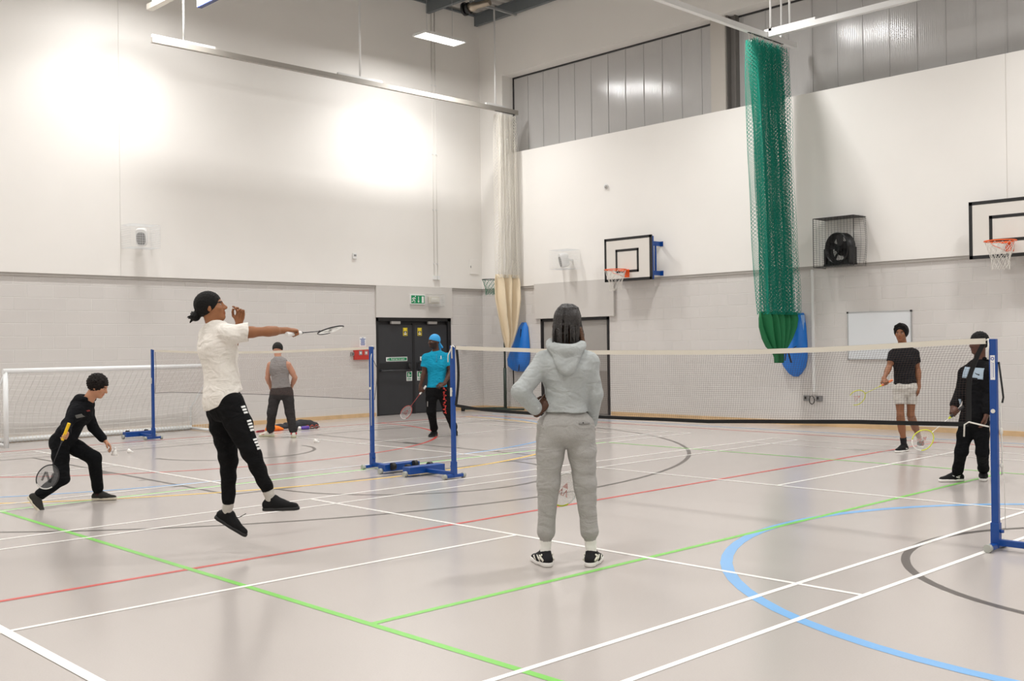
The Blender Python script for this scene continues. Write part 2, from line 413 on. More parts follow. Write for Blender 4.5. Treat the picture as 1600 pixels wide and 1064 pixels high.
b = MB(); b.box(WX + 0.02, -10.88, PY + 0.012, WY, 2.85, 2.90); b.box(-8.47, EX, PY + 0.012, WY, 2.85, 2.90); struct(b.build('trim_32', mat('dado_shade_strip', 'aaa59f', 0.5)))  # same painted board shadow along the right wall
# skirting
b = MB(); b.box(WX, WX + 0.03, EY, 6.05, 0, 0.08); b.box(WX, WX + 0.03, 8.33, WY, 0, 0.08); struct(b.build('baseboard_left', M_timber))
b = MB(); b.box(DX1 + 0.04, EX, WY - 0.03, WY, 0, 0.08); b.box(WX, DX0 - 0.05, WY - 0.03, WY, 0, 0.08); struct(b.build('baseboard_right', M_timber))
# ceiling: ribbed deck
b = MB(); P = []
xs = []; X = WX - 0.3
prof = []
while X < EX + 0.3:
    prof += [(X, 0), (X + 0.11, 0), (X + 0.14, 0.045), (X + 0.22, 0.045)]; X += 0.25
b.grid([[(px_, yy, CZ + pz) for px_, pz in prof] for yy in (EY - 0.3, WY + 0.7)], smooth=False)
b.box(WX - 0.3, EX + 0.3, EY - 0.3, WY + 0.7, CZ + 0.06, CZ + 0.16)
struct(b.build('ceiling', mat('white_roof_deck', 'b9b6b0', 0.5)))
# roof purlins, each its own beam
yb = 9.12; first = None; n_ = 0
while yb > EY:
    b = MB(); b.box(WX + 0.05, EX, -0.02, 0.02, -0.26, 0.0); b.box(WX + 0.05, EX, -0.02, 0.07, -0.27, -0.255); b.box(WX + 0.05, EX, -0.07, 0.02, -0.012, 0.0)
    if first is None:
        first = b.build('roof_purlin', M_steel, None); first['kind'] = 'structure'; first.name = 'trim_5'; first.location = (0, yb, CZ)
    else:
        c = first.copy(); c.name = 'trim_%d' % (5 + n_); COL.objects.link(c); c.location = (0, yb, CZ)
    n_ += 1; yb -= 1.5
b = MB(); b.box(WX + 0.05, WX + 0.11, EY, WY, CZ - 0.05, CZ - 0.005); struct(b.build('trim_30', M_steel))

# ------------------------------------------------------------------ hall fixtures
# pendant lights
def make_light():
    t = thing('pendant_light', '', 'light')
    b = MB(); b.box(-0.2, 0.2, -0.56, 0.56, 0.012, 0.05); b.box(-0.205, -0.185, -0.565, 0.565, -0.005, 0.03); b.box(0.185, 0.205, -0.565, 0.565, -0.005, 0.03)
    b.box(-0.2, 0.2, -0.575, -0.54, -0.005, 0.03); b.box(-0.2, 0.2, 0.54, 0.575, -0.005, 0.03); b.box(-0.06, 0.06, -0.4, 0.4, 0.05, 0.09)
    b.build('housing', M_white, t, local=True)
    b = MB(); b.box(-0.184, 0.184, -0.54, 0.54, 0.0, 0.012); b.build('diffuser', mat('lit_diffuser', 'ffffff', 0.5, emit=6.0), t, local=True)
    for y in (-0.35, 0.35):
        b = MB(); b.cyl((0, y, 0.09), (0, y, 1.3), 0.004, 5); b.build('suspension_wire', M_galv, t, local=True)
    return t
L0 = None
for i, lx_ in enumerate(LIGHT_X[:2]):
    for j, ly0 in enumerate(LIGHT_Y):
        if (i, j) == (0, 0):
            L0 = make_light(); L0.location = (lx_, ly0, LIGHT_Z)
            L0['label'] = 'lit white rectangular pendant light hanging high near the hall corner'
for i, lx_ in enumerate(LIGHT_X):
    for j, ly0 in enumerate(LIGHT_Y):
        if (i, j) == (0, 0): continue
        dup(L0, (lx_, ly0, LIGHT_Z), None, 'pendant hall light hung from the roof outside the photo frame', 'pendant hall lights outside the frame')

# curtain rails and their drop rods
RZ = 6.95
def rail(name, label, x0, y0, x1, y1, z, rods, group=None, tm=None):
    t = thing(name, label, 'rail', (x0, y0, z))
    b = MB(); b.bar((x0, y0, z), (x1, y1, z), 0.06, 0.085); b.bar((x0, y0, z - 0.05), (x1, y1, z - 0.05), 0.085, 0.015); b.build('track', tm or M_white, t)
    d = nrm([x1 - x0, y1 - y0, 0])
    for (rx, ry, hl) in rods:
        b = MB(); b.cyl((rx, ry, z + 0.06), (rx, ry, CZ - 0.26), 0.02, 8); b.build('drop_rod', M_white, t)
        b = MB(); c = np.array([rx, ry, z + 0.065]); b.bar(c - d * hl, c + d * hl, 0.05, 0.045); b.build('clamp_channel', M_white, t)
    return t
rail('curtain_rail', 'long white curtain rail running along the left wall above the jumping player', -11.3, 0.3, -11.3, 9.2, RZ, [(-11.3, 0.9, 0.6), (-11.3, 4.73, 0.55), (-11.3, 8.5, 0.3)], tm=mat('rail_shaded', 'a39e96', 0.5))  # same white rail type; its shade is put into the grey track colour
rail('curtain_rail', 'white curtain rail that carries the bunched green net', -4.0, -2.0, -4.0, 9.18, RZ, [(-4.0, 8.72, 0.05), (-4.0, 3.0, 0.5), (-4.0, -1.0, 0.5)])
rail('curtain_rail', 'white rail branching off to the right above the green net', -3.96, 8.25, 6.0, 8.25, RZ + 0.02, [(-3.93, 8.25, 0.03), (-3.55, 8.25, 0.5), (1.0, 8.25, 0.5), (5.0, 8.25, 0.5)])
t = thing('roof_bar', 'white square bar cut by the top edge above the left rail end', 'bar', (-11.6, 0.42, 7.6))
b = MB(); b.bar((-11.62, 0.42, 7.6), (-8.2, 0.42, 7.6), 0.12, 0.10); b.build('bar', mat('cream_bar', 'd5d0c6', 0.5), t)
b = MB(); b.bar((-11.5, 0.42, 7.65), (-11.5, 0.42, CZ - 0.26), 0.02); b.build('hanger', M_galv, t)
t = thing('ceiling_bracket', 'white and dark blue L shaped bracket cut by the top edge', 'bracket', (-10.9, 1.0, 7.6))
b = MB(); b.bar((-10.9, 1.0, 7.6), (-8.0, 1.0, 7.6), 0.07, 0.07); b.bar((-10.92, 1.0, 7.57), (-10.92, 1.0, CZ - 0.26), 0.05); b.build('arm', M_whiteg, t)
b = MB(); b.bar((-10.9, 1.0, 7.555), (-8.0, 1.0, 7.555), 0.08, 0.02); b.bar((-10.84, 1.04, 7.65), (-10.84, 1.04, 8.1), 0.07); b.build('blue_edge', mat('navy_plastic', '1c2d66', 0.4), t)
# thin bar under the roof near the corner, and the heater unit
t = thing('roof_strut', 'thin grey strut hung under the roof beams at the corner', 'strut', (-11.3, 8.5, 9.24))
b = MB(); b.bar((-11.3, 7.75, 9.23), (-11.3, 9.2, 9.23), 0.045, 0.045); b.build('strut_bar', M_galv, t)
t = thing('ceiling_heater', 'black and metal cylinder unit mounted under the roof near the corner', 'heater', (-11.7, 7.8, 9.2))
ax = nrm([1.0, 0.25, 0.05]); c0 = np.array([-11.55, 7.8, 9.12])
b = MB(); b.tube([c0, c0 + ax * 0.05], [0.15, 0.15], 20); b.tube([c0 + ax * 0.04, c0 + ax * 0.16], [0.11, 0.13], 20); b.build('burner_ring', M_black, t)
b = MB(); b.tube([c0 + ax * 0.1, c0 + ax * 0.3, c0 + ax * 0.34, c0 + ax * 0.7], [0.1, 0.1, 0.07, 0.07], 18); b.build('body', mat('brushed_metal', 'b3a797', 0.3, metal=0.8), t)
b = MB(); b.bar(c0 + ax * 0.3 + [0, 0, 0.1], c0 + ax * 1.3 + [0, 0, 0.1], 0.05, 0.05); b.bar(c0 + ax * 0.4 + [0, 0, 0.08], c0 + ax * 0.4 + [0, 0, 0.3], 0.04); b.bar(c0 + ax * 1.2 + [0, 0, 0.08], c0 + ax * 1.2 + [0, 0, 0.3], 0.04); b.build('mounting', M_steel, t)
# electrical conduits down the left wall
for k, cy in enumerate((7.74, 7.84)):
    t = thing('wall_conduit', ['left-hand of the two thin white cable conduits above the exit sign', 'right-hand of the two thin white cable conduits above the exit sign'][k], 'conduit', (PX, cy, 3.2))
    b = MB(); b.cyl((PX + 0.012, cy, 3.15), (PX + 0.012, cy, CZ - 0.06), 0.010, 6); b.build('pipe', M_wall, t)
    for z in (3.45, 4.7, 6.0, 7.6):
        b = MB(); b.box(PX, PX + 0.026, cy - 0.022, cy + 0.022, z - 0.012, z + 0.012); b.build('clip', M_white, t)
    b = MB(); b.box(PX, PX + 0.06, cy - 0.035, cy + 0.035, 3.08, 3.17); b.build('junction', M_white, t)

# double exit door in the left wall
def leaf(y0, y1, hinge_left):
    t = thing('door_leaf', '', 'door', (WX, y0, 0))
    b = MB(); b.box(WX - 0.05, WX, y0, y1, 0.01, 2.075); b.build('panel', M_door, t, bevel=0.003)
    return t
xf = WX
t = thing('exit_door', 'left leaf of the charcoal double exit door behind the blue shirt player', 'door', (WX, 6.15, 0))
t2 = thing('exit_door', 'right leaf of the charcoal double exit door behind the blue shirt player', 'door', (WX, 7.19, 0))
for tt, y0, y1, side in ((t, 6.16, 7.125, 1), (t2, 7.195, 8.16, -1)):
    b = MB(); b.box(WX - 0.07, WX - 0.02, y0, y1, 0.012, 2.03); b.build('panel', M_door, tt)
    b = MB(); b.box(WX - 0.02, WX - 0.016, y0 + 0.03, y1 - 0.03, 0.99, 1.17); b.build('push_plate', mat('dark_recess', '1f2022', 0.6), tt)
    ye = y1 - 0.12 if side > 0 else y0 + 0.12; yo = y0 + 0.05 if side > 0 else y1 - 0.05
    b = MB(); b.tube([(WX + 0.05, yo, 1.0), (WX + 0.06, ye, 1.0)], 0.017, 8); b.box(WX - 0.02, WX + 0.05, yo - 0.02, yo + 0.02, 0.98, 1.03)
    b.box(WX - 0.02, WX + 0.055, ye - 0.03, ye + 0.03, 0.97, 1.14); b.build('push_bar', mat('bar_grey', '3b3c3f', 0.35), tt)
    b = MB(); b.tube([(WX, ye + side * 0.0, 1.16), (WX + 0.06, ye - side * 0.03, 1.10), (WX + 0.05, ye, 1.0), (WX, ye + side * 0.03, 0.98)], [0.02, 0.03, 0.03, 0.02], 8); b.build('latch', M_blackrub, tt)
    yc = (y0 + y1) / 2
    b = MB(); b.box(WX - 0.02, WX + 0.035, yc - 0.02 * side - 0.13, yc - 0.02 * side + 0.13, 2.045, 2.105); b.build('door_closer', mat('closer_silver', 'a9a6a2', 0.4, metal=0.3), tt)
    # push bar notice
    s = thing('push_bar_sign', ['', 'green and white push bar notice on the left exit door leaf', 'green and white push bar notice on the right exit door leaf'][side], 'sign', (WX - 0.018, yc, 1.26))
    sy = yc + 0.03 * side
    b = MB(); b.box(WX - 0.0195, WX - 0.0165, sy - 0.30, sy + 0.30, 1.205, 1.30); b.build('plate', M_white, s)
    b = MB(); b.box(WX - 0.0165, WX - 0.015, sy - 0.22, sy + 0.285, 1.22, 1.285); b.build('green_field', M_green, s)
    text_mesh('Push bar to open', 0.055, (WX - 0.014, sy + 0.03, 1.2525), (0, 1, 0), (0, 0, 1), M_white, 'lettering', s)
    flatpoly([(-0.012, -0.03), (0.012, -0.03), (0.022, 0.01), (0.01, 0.03), (-0.008, 0.02), (-0.02, 0.0)], (WX - 0.0165, sy - 0.25, 1.252), (0, 1, 0), (0, 0, 1), 0.002, 'running_figure', M_green, s)
    # yellow notice high on the leaf
    yy = (y1 - 0.2) if side > 0 else (y0 + 0.15)
    s = thing('warning_notice', 'small yellow and black notice at the top of the %s exit door leaf' % ('left' if side > 0 else 'right'), 'sign', (WX - 0.018, yy, 1.87))
    b = MB(); b.box(WX - 0.0195, WX - 0.0165, yy - 0.062, yy + 0.062, 1.78, 1.96); b.build('plate', M_yellow, s)
    b = MB(); b.box(WX - 0.0165, WX - 0.0155, yy - 0.05, yy + 0.05, 1.84, 1.885); b.box(WX - 0.0165, WX - 0.0155, yy - 0.05, yy + 0.05, 1.79, 1.80); b.box(WX - 0.0165, WX - 0.0155, yy - 0.05, yy - 0.044, 1.79, 1.95); b.box(WX - 0.0165, WX - 0.0155, yy + 0.044, yy + 0.05, 1.79, 1.95); b.build('printing', M_sblack, s)
    b = MB(); b.box(WX - 0.0155, WX - 0.015, yy - 0.025, yy + 0.025, 1.85, 1.868); b.box(WX - 0.0155, WX - 0.015, yy - 0.03, yy + 0.03, 1.805, 1.83); b.build('symbol', M_white, s)
    # fire door keep notice under the bar
    yy = (y1 - 0.1) if side > 0 else (y0 + 0.14)
    s = thing('door_notice', 'square green and white notice below the push bar of the %s exit leaf' % ('left' if side > 0 else 'right'), 'sign', (WX - 0.018, yy, 0.85))
    b = MB(); b.box(WX - 0.0195, WX - 0.0165, yy - 0.08, yy + 0.08, 0.75, 0.965); b.build('plate', M_white, s)
    b = MB(); b.box(WX - 0.0165, WX - 0.0155, yy - 0.065, yy + 0.065, 0.835, 0.95); b.box(WX - 0.0165, WX - 0.0155, yy - 0.06, yy + 0.06, 0.795, 0.81); b.box(WX - 0.0165, WX - 0.0155, yy - 0.06, yy + 0.06, 0.768, 0.78); b.build('printing', M_green, s)
    b = MB(); b.box(WX - 0.0155, WX - 0.015, yy - 0.03, yy + 0.0, 0.85, 0.93); b.box(WX - 0.0155, WX - 0.015, yy + 0.01, yy + 0.045, 0.87, 0.89); b.build('symbol', M_white, s)
b = MB(); b.box(WX - 0.1, WX + 0.012, 6.09, 6.15, 0, 2.19); b.box(WX - 0.1, WX + 0.012, 8.17, 8.27, 0, 2.19); b.box(WX - 0.1, WX + 0.012, 6.09, 8.27, 2.11, 2.19); b.box(WX - 0.1, WX - 0.06, 6.15, 8.17, 2.03, 2.11); b.box(WX - 0.075, WX - 0.012, 7.127, 7.193, 0, 2.05)
struct(b.build('door_1', M_frame))
# grey door in the right wall
b = MB(); b.box(DX0, DX0 + 0.06, WY - 0.015, WY + 0.12, 0, 2.12); b.box(DX1 - 0.06, DX1, WY - 0.015, WY + 0.12, 0, 2.12); b.box(DX0, DX1, WY - 0.015, WY + 0.12, 2.06, 2.12)
b.cm = 1; b.box(DX0 + 0.06, DX1 - 0.06, WY + 0.03, WY + 0.08, 0.95, 2.06); b.cm = 2; b.box(DX0 + 0.06, DX1 - 0.06, WY + 0.028, WY + 0.08, 0.01, 0.95)
struct(b.build('door_2', [M_frame, mat('door_grey', 'a39f9a', 0.5), mat('door_kick', '8b857f', 0.5)]))

# running man exit sign
s = thing('exit_sign', 'green running man fire exit sign above the double doors', 'sign', (PX, 7.22, 2.6))
b = MB(); b.box(PX, PX + 0.04, 7.01, 7.43, 2.495, 2.72); b.build('housing', M_white, s, bevel=0.004)
b = MB(); b.box(PX + 0.04, PX + 0.042, 7.025, 7.415, 2.515, 2.70); b.build('green_field', M_green, s)
o_ = (PX + 0.0425, 7.10, 2.61); Yv = (0, 1, 0); Zv = (0, 0, 1)
b = MB()
def bars(b, o, segs, wd, X=(0, 1, 0), Y=(0, 0, 1), t=0.002):
    X = nrm(X); Y = nrm(Y); Z = np.cross(X, Y); o = np.asarray(o, float)
    for a0, b0, a1, b1 in segs:
        p = o + X * a0 + Y * b0; q = o + X * a1 + Y * b1; d = nrm(q - p)
        b.obox((p + q) / 2, d, np.cross(Z, d), Z, np.linalg.norm(q - p) / 2 + wd * 0.3, wd / 2, t)
bars(b, o_, [(0.015, 0.035, -0.01, -0.005), (0.0, 0.035, -0.04, 0.02), (-0.04, 0.02, -0.045, 0.0), (0.02, 0.03, 0.05, 0.01), (-0.01, -0.01, 0.03, -0.035), (0.03, -0.035, 0.025, -0.075), (-0.01, -0.01, -0.03, -0.05), (-0.03, -0.05, -0.06, -0.05)], 0.016)
b.disc((PX + 0.0425, 7.145, 2.675), (1, 0, 0), 0.014, 0.003, 12); b.build('running_figure', M_white, s)
b = MB(); bars(b, (PX + 0.0425, 7.235, 2.61), [(0, 0.06, 0, -0.04)], 0.014); b.add([(PX + 0.0445, 7.205, 2.575), (PX + 0.0445, 7.265, 2.575), (PX + 0.0445, 7.235, 2.53)], [(0, 2, 1)]); b.add([(PX + 0.0425, 7.205, 2.575), (PX + 0.0445, 7.205, 2.575), (PX + 0.0445, 7.235, 2.53), (PX + 0.0425, 7.235, 2.53)], [(0, 1, 2, 3)]); b.build('arrow', M_white, s)
b = MB(); b.box(PX + 0.042, PX + 0.044, 7.33, 7.39, 2.53, 2.68); b.build('doorway_symbol', M_white, s)

# wire cages helper: box of thin wires standing off a wall
def cage(b_pts, x0, x1, y0, y1, z0, z1, step, skip=()):
    P = []
    def line(a, c): P.append(np.array([a, c], float))
    for z in np.arange(z0, z1 + 1e-6, (z1 - z0) / round((z1 - z0) / step)):
        if 'x1' not in skip: line((x1, y0, z), (x1, y1, z))
        if 'x0' not in skip: line((x0, y0, z), (x0, y1, z))
        if 'y0' not in skip: line((x0, y0, z), (x1, y0, z))
        if 'y1' not in skip: line((x0, y1, z), (x1, y1, z))
    for y in np.arange(y0, y1 + 1e-6, (y1 - y0) / round((y1 - y0) / step)):
        if 'x1' not in skip: line((x1, y, z0), (x1, y, z1))
        if 'x0' not in skip: line((x0, y, z0), (x0, y, z1))
        line((x0, y, z0), (x1, y, z0)); line((x0, y, z1), (x1, y, z1))
    for x in np.arange(x0, x1 + 1e-6, (x1 - x0) / round((x1 - x0) / step)):
        if 'y0' not in skip: line((x, y0, z0), (x, y0, z1))
        if 'y1' not in skip: line((x, y1, z0), (x, y1, z1))
        line((x, y0, z0), (x, y1, z0)); line((x, y0, z1), (x, y1, z1))
    return P
M_grille = mat('speaker_grille', '8d8d8c', 0.5)
# caged speaker, left wall
s = thing('caged_speaker', 'white wall speaker in a clear wire cage high on the left wall', 'speaker', (PX, 0.78, 3.6))
strands(cage(0, PX, PX + 0.42, 0.30, 0.86, 3.41, 3.83, 0.042, ('x0',)), 0.0016, 'cage', M_whiteg, s)
c = np.array([PX + 0.22, 0.60, 3.62]); d = nrm([0.75, -0.55, -0.25]); u_, v_ = nrm(np.cross([0, 0, 1], d)), None; v_ = np.cross(d, u_)
def speaker_body(s, c, d, hw, hh, dp):
    d = nrm(d); u = nrm(np.cross([0, 0, 1], d)); v = np.cross(d, u); c = np.asarray(c, float)
    rings = []
    for k, sc, off in ((0, .8, -dp), (1, 1, -dp * .3), (2, 1, dp * .7), (3, .93, dp)):
        r = []
        for a in range(28):
            th = 2 * PI * a / 28; ca, sa = math.cos(th), math.sin(th)
            e = 0.45
            r.append(c + d * off + u * hw * sc * math.copysign(abs(ca) ** e, ca) + v * hh * sc * math.copysign(abs(sa) ** e, sa))
        rings.append(r)
    b = MB(); P = [[rings[k][a % 28] for a in range(29)] for k in range(4)]; b.grid(P, flip=True); b.poly(rings[3]); b.poly(rings[0][::-1]); b.build('cabinet', M_white, s)
    b = MB(); r = [c + d * (dp + 0.002) + u * hw * .78 * math.copysign(abs(math.cos(2 * PI * a / 28)) ** .6, math.cos(2 * PI * a / 28)) + v * (hh * .72 * math.copysign(abs(math.sin(2 * PI * a / 28)) ** .6, math.sin(2 * PI * a / 28)) - 0.02) for a in range(28)]
    b.poly(r); r2 = [p + d * 0.004 for p in r]; b.poly(r2); b.grid([[r[a % 28] for a in range(29)], [r2[a % 28] for a in range(29)]], flip=True); b.build('grille', M_grille, s)
    return u, v
speaker_body(s, c, d, 0.10, 0.16, 0.09)
b = MB(); b.bar((PX, 0.70, 3.62), c - nrm(d) * 0.07, 0.04); b.build('bracket', M_white, s)
# caged speaker, right wall
s = thing('caged_speaker', 'white wall speaker in a clear wire cage above the grey door', 'speaker', (-9.9, PY, 3.4))
strands(cage(0, -9.98, -9.44, PY - 0.42, PY, 3.2, 3.62, 0.042, ('y1',)), 0.0016, 'cage', M_whiteg, s)
c = np.array([-9.72, PY - 0.22, 3.40]); d = nrm([-0.45, -0.8, -0.2])
speaker_body(s, c, d, 0.10, 0.16, 0.09)
b = MB(); b.bar((-9.66, PY, 3.4), c - d * 0.07, 0.04); b.build('bracket', M_white, s)
# caged emergency light beside exit sign
s = thing('caged_emergency_light', 'small bulkhead light in a white wire guard beside the exit sign', 'light', (PX, 7.7, 2.6))
strands(cage(0, PX, PX + 0.13, 7.46, 7.96, 2.46, 2.73, 0.04, ('x0',)), 0.0025, 'cage', M_white, s)
b = MB(); b.box(PX, PX + 0.06, 7.53, 7.85, 2.52, 2.68); b.build('bulkhead', mat('old_white', 'c9c3b4', 0.4), s, bevel=0.01)
b = MB(); b.box(PX + 0.06, PX + 0.085, 7.58, 7.82, 2.55, 2.65); b.build('lens', mat('frosted_lens', 'd9d6cc', 0.25), s, bevel=0.01)
# thermostat, panel, sensor
s = thing('wall_thermostat', 'tiny grey sensor box on the white left wall above the dado', 'sensor', (PX, 5.5, 3.52))
b = MB(); b.box(PX, PX + 0.035, 5.44, 5.54, 3.46, 3.58); b.build('case', M_white, s, bevel=0.004); b = MB(); b.box(PX + 0.035, PX + 0.04, 5.46, 5.52, 3.51, 3.55); b.build('vent', M_grille, s)
s = thing('access_panel', 'square pale access panel on the left wall beside the corner', 'panel', (PX, 9.0, 3.4))
b = MB(); b.box(PX, PX + 0.02, 8.85, 9.13, 3.25, 3.6); b.build('cover', M_wall, s, bevel=0.004); b = MB(); b.box(PX + 0.02, PX + 0.028, 8.86, 8.88, 3.40, 3.45); b.build('catch', M_grille, s)
s = thing('motion_sensor', 'small round white sensor high on the right wall above the grey door', 'sensor', (-8.65, PY, 4.92))
b = MB(); b.disc((-8.65, PY - 0.015, 4.92), (0, 1, 0), 0.055, 0.03); b.build('base', M_white, s); b = MB(); b.ellipsoid((-8.63, PY - 0.04, 4.91), (1, 0, 0), (0, 1, 0), (0, 0, 1), 0.035, 0.035, 0.035); b.build('dome', mat('sensor_dome', 'b5b2ae', 0.3), s)
# fire alarm box + notice
s = thing('fire_alarm_box', 'red fire alarm call point box on the wall left of the exit doors', 'alarm', (WX, 5.68, 1.38))
b = MB(); b.box(WX, WX + 0.06, 5.47, 5.88, 1.26, 1.52); b.build('case', M_red, s, bevel=0.004)
for yy, mm_ in ((5.62, mat('glass_grey', '8d949c', 0.3)), (5.77, mat('glass_rose', 'b58a8a', 0.3))):
    b = MB(); b.box(WX + 0.06, WX + 0.066, yy - 0.042, yy + 0.042, 1.36, 1.455); b.build('window', mm_, s)
    b = MB(); b.box(WX + 0.066, WX + 0.069, yy - 0.024, yy + 0.024, 1.385, 1.43); b.build('button', M_white, s)
s = thing('alarm_key_switch', 'small grey box fixed to the left of the red alarm box', 'switch', (WX, 5.43, 1.4)); b = MB(); b.box(WX, WX + 0.04, 5.39, 5.465, 1.35, 1.43); b.build('case', M_grille, s); b = MB(); b.disc((WX + 0.042, 5.43, 1.39), (1, 0, 0), 0.015, 0.006); b.build('key_slot', M_black, s)
s = thing('fire_notice', 'small white notice with blue printing above the red alarm box', 'sign', (WX, 5.72, 1.66))
b = MB(); b.box(WX, WX + 0.003, 5.64, 5.81, 1.54, 1.76); b.build('plate', M_white, s)
b = MB()
for z, hw in ((1.735, 0.02), (1.71, 0.075), (1.685, 0.05), (1.66, 0.055), (1.635, 0.05), (1.61, 0.06), (1.585, 0.055)): b.box(WX + 0.003, WX + 0.0045, 5.725 - hw, 5.725 + hw, z - 0.007, z + 0.007)
b.build('printing', mat('print_blue', '4a66ae', 0.5), s)
s = thing('wall_outlet', 'small grey outlet low between the exit doors and the corner', 'outlet', (WX, 8.62, 1.5)); b = MB(); b.box(WX, WX + 0.05, 8.58, 8.72, 1.49, 1.53); b.build('case', mat('lilac_grey', 'a7a5b4', 0.4), s); b = MB(); b.box(WX + 0.05, WX + 0.06, 8.61, 8.69, 1.495, 1.525); b.build('cap', M_grille, s)

# whiteboard
s = thing('whiteboard', 'blank wall whiteboard with a thin aluminium frame behind the black tee player', 'whiteboard', (-2.5, WY, 1.6))
b = MB(); b.box(-3.09, -1.94, WY - 0.018, WY, 1.22, 2.03); b.build('board', mat('whiteboard', 'dfe3e6', 0.18, coat=0.3), s)
b = MB(); b.box(-3.10, -3.085, WY - 0.026, WY, 1.205, 2.045); b.box(-1.945, -1.93, WY - 0.026, WY, 1.205, 2.045); b.box(-3.1, -1.93, WY - 0.026, WY, 1.205, 1.22); b.box(-3.1, -1.93, WY - 0.026, WY, 2.03, 2.045); b.build('frame', M_galv, s)
for cx in (-3.095, -1.935):
    b = MB(); b.box(cx - 0.014, cx + 0.014, WY - 0.03, WY, 2.02, 2.05); b.build('corner_cap', M_black, s)
# sockets + cable
s = thing('wall_sockets', 'pair of grey wall sockets with a coiled black cable under the conduit', 'socket', (-3.8, WY, 0.5))
for cx in (-3.93, -3.68):
    b = MB(); b.box(cx - 0.06, cx + 0.06, WY - 0.03, WY, 0.45, 0.55); b.build('socket_plate', mat('metal_socket', '8f8f90', 0.35, metal=0.5), s)
    b = MB(); b.box(cx - 0.035, cx + 0.0, WY - 0.035, WY - 0.03, 0.48, 0.53); b.build('switch', M_black, s)
b = MB(); b.tube([(-3.80 + 0.05 * math.sin(a), WY - 0.05 - 0.01 * (i % 3), 0.47 + 0.075 * math.cos(a)) for i, a in enumerate(np.linspace(0.4, 11, 34))], 0.006, 6); b.build('cable', M_blackrub, s)
s = thing('wall_conduit', 'white vertical conduit running down the block wall right of the green curtain', 'conduit', (-3.78, WY, 0.55))
b = MB(); b.box(-3.80, -3.755, WY - 0.03, WY, 0.6, 2.845); b.build('trunking', M_white, s); b = MB(); b.box(-3.82, -3.735, WY - 0.035, WY, 0.56, 0.62); b.build('end_box', M_grey, s)

# caged blower fan
s = thing('caged_fan', 'black round floor-style fan inside a bent black wire cage on the right wall', 'fan', (-2.95, PY, 3.2))
ky0, ky1 = PY - 0.42, PY
P = []
def bow(x): return 0.06 * math.sin(PI * min(1, max(0, (x + 3.5) / 1.0)))
X0, X1, Z0_, Z1_ = -3.49, -2.72, 2.84, 3.70
for x in np.linspace(X0, X1, 14): P.append([(x, ky0, z) for z in np.linspace(Z0_, Z1_, 6)])
strands([np.array(p) for p in P], 0.0026, 'front_bars', M_black, s); P = []
for z in np.linspace(Z0_, Z1_, 24): P.append([(X0, ky0, z), (X1, ky0, z)])
P = [np.array(p) for p in P]
strands(P, 0.0009, 'front_mesh', M_black, s)
P = []
for z in np.linspace(Z0_, Z1_, 24):
    P.append(np.array([(X0, ky0, z), (X0, ky1, z)])); P.append(np.array([(X1, ky0, z), (X1 + 0.06 + 0.05 * math.sin(PI * (z - Z0_) / (Z1_ - Z0_)), (ky0 + ky1) / 2, z), (X1 + 0.02, ky1, z)]))
for y in np.linspace(ky0, ky1, 5):
    P.append(np.array([(X0, y, Z0_), (X0, y, Z1_)])); q = (y - ky0) / (ky1 - ky0); P.append(np.array([(X1 + math.sin(PI * q) * (0.06 + 0.05 * math.sin(PI * k / 8)), y, Z0_ + (Z1_ - Z0_) * k / 8) for k in range(9)]))
for x in np.linspace(X0, X1, 14):
    P.append(np.array([(x, ky0, Z1_), (x, ky1, Z1_)])); P.append(np.array([(x, ky0, Z0_), (x, ky1, Z0_)]))
strands(P, 0.0020, 'side_mesh', M_black, s)
b = MB()
for a_, c_ in (((X0, ky0, Z0_), (X0, ky0, Z1_)), ((X1, ky0, Z0_), (X1, ky0, Z1_)), ((X0, ky0, Z1_), (X1, ky0, Z1_)), ((X0, ky0, Z0_), (X1, ky0, Z0_)), ((X0, ky1, Z1_), (X1, ky1, Z1_)), ((X0, ky0, Z1_), (X0, ky1, Z1_)), ((X1, ky0, Z1_), (X1, ky1, Z1_)), ((X0, ky0, Z0_), (X0, ky1, Z0_))): b.bar(a_, c_, 0.010)
b.box(X0, X1, ky0 + 0.02, ky1, Z1_ - 0.004, Z1_); b.build('cage_frame', M_black, s)
fc = np.array([-3.07, ky0 + 0.17, 3.16]); fd = nrm([-0.28, -0.96, 0.0]); fu = nrm(np.cross([0, 0, 1.0], fd)); fv = np.array([0, 0, 1.0])
def circ(r, off=0, n=40, c=fc): return [c + fd * off + r * (math.cos(2 * PI * k / n) * fu + math.sin(2 * PI * k / n) * fv) for k in range(n)]
b = MB(); M_fan = mat('fan_black', '161617', 0.4)
ro, ri = circ(0.275, 0.09), circ(0.255, 0.09); rb, rib = circ(0.275, -0.09), circ(0.255, -0.09)
W4 = lambda L: L + [L[0]]
b.grid([W4(rb), W4(ro), W4(ri), W4(rib)], flip=True); b.build('drum', M_fan, s)
b = MB()
for q in (-1, 1): b.add([fc + fu * q * 0.27 + fd * e + np.array([0, 0, z]) for z in (-0.30, 0.02) for e in (-0.08, 0.08)] + [fc + fu * q * 0.30 + fd * e + np.array([0, 0, z]) for z in (-0.30, 0.0) for e in (-0.09, 0.09)], [(0, 1, 3, 2), (4, 6, 7, 5), (0, 4, 5, 1), (2, 3, 7, 6), (0, 2, 6, 4), (1, 5, 7, 3)])
b.obox(fc + np.array([0, 0, -0.285]), fu, fd, fv, 0.30, 0.10, 0.015); b.obox(fc + np.array([0, 0, -0.24]) + fd * 0.02, fu, fd, fv, 0.24, 0.05, 0.03); b.build('stand', M_fan, s)
b = MB()
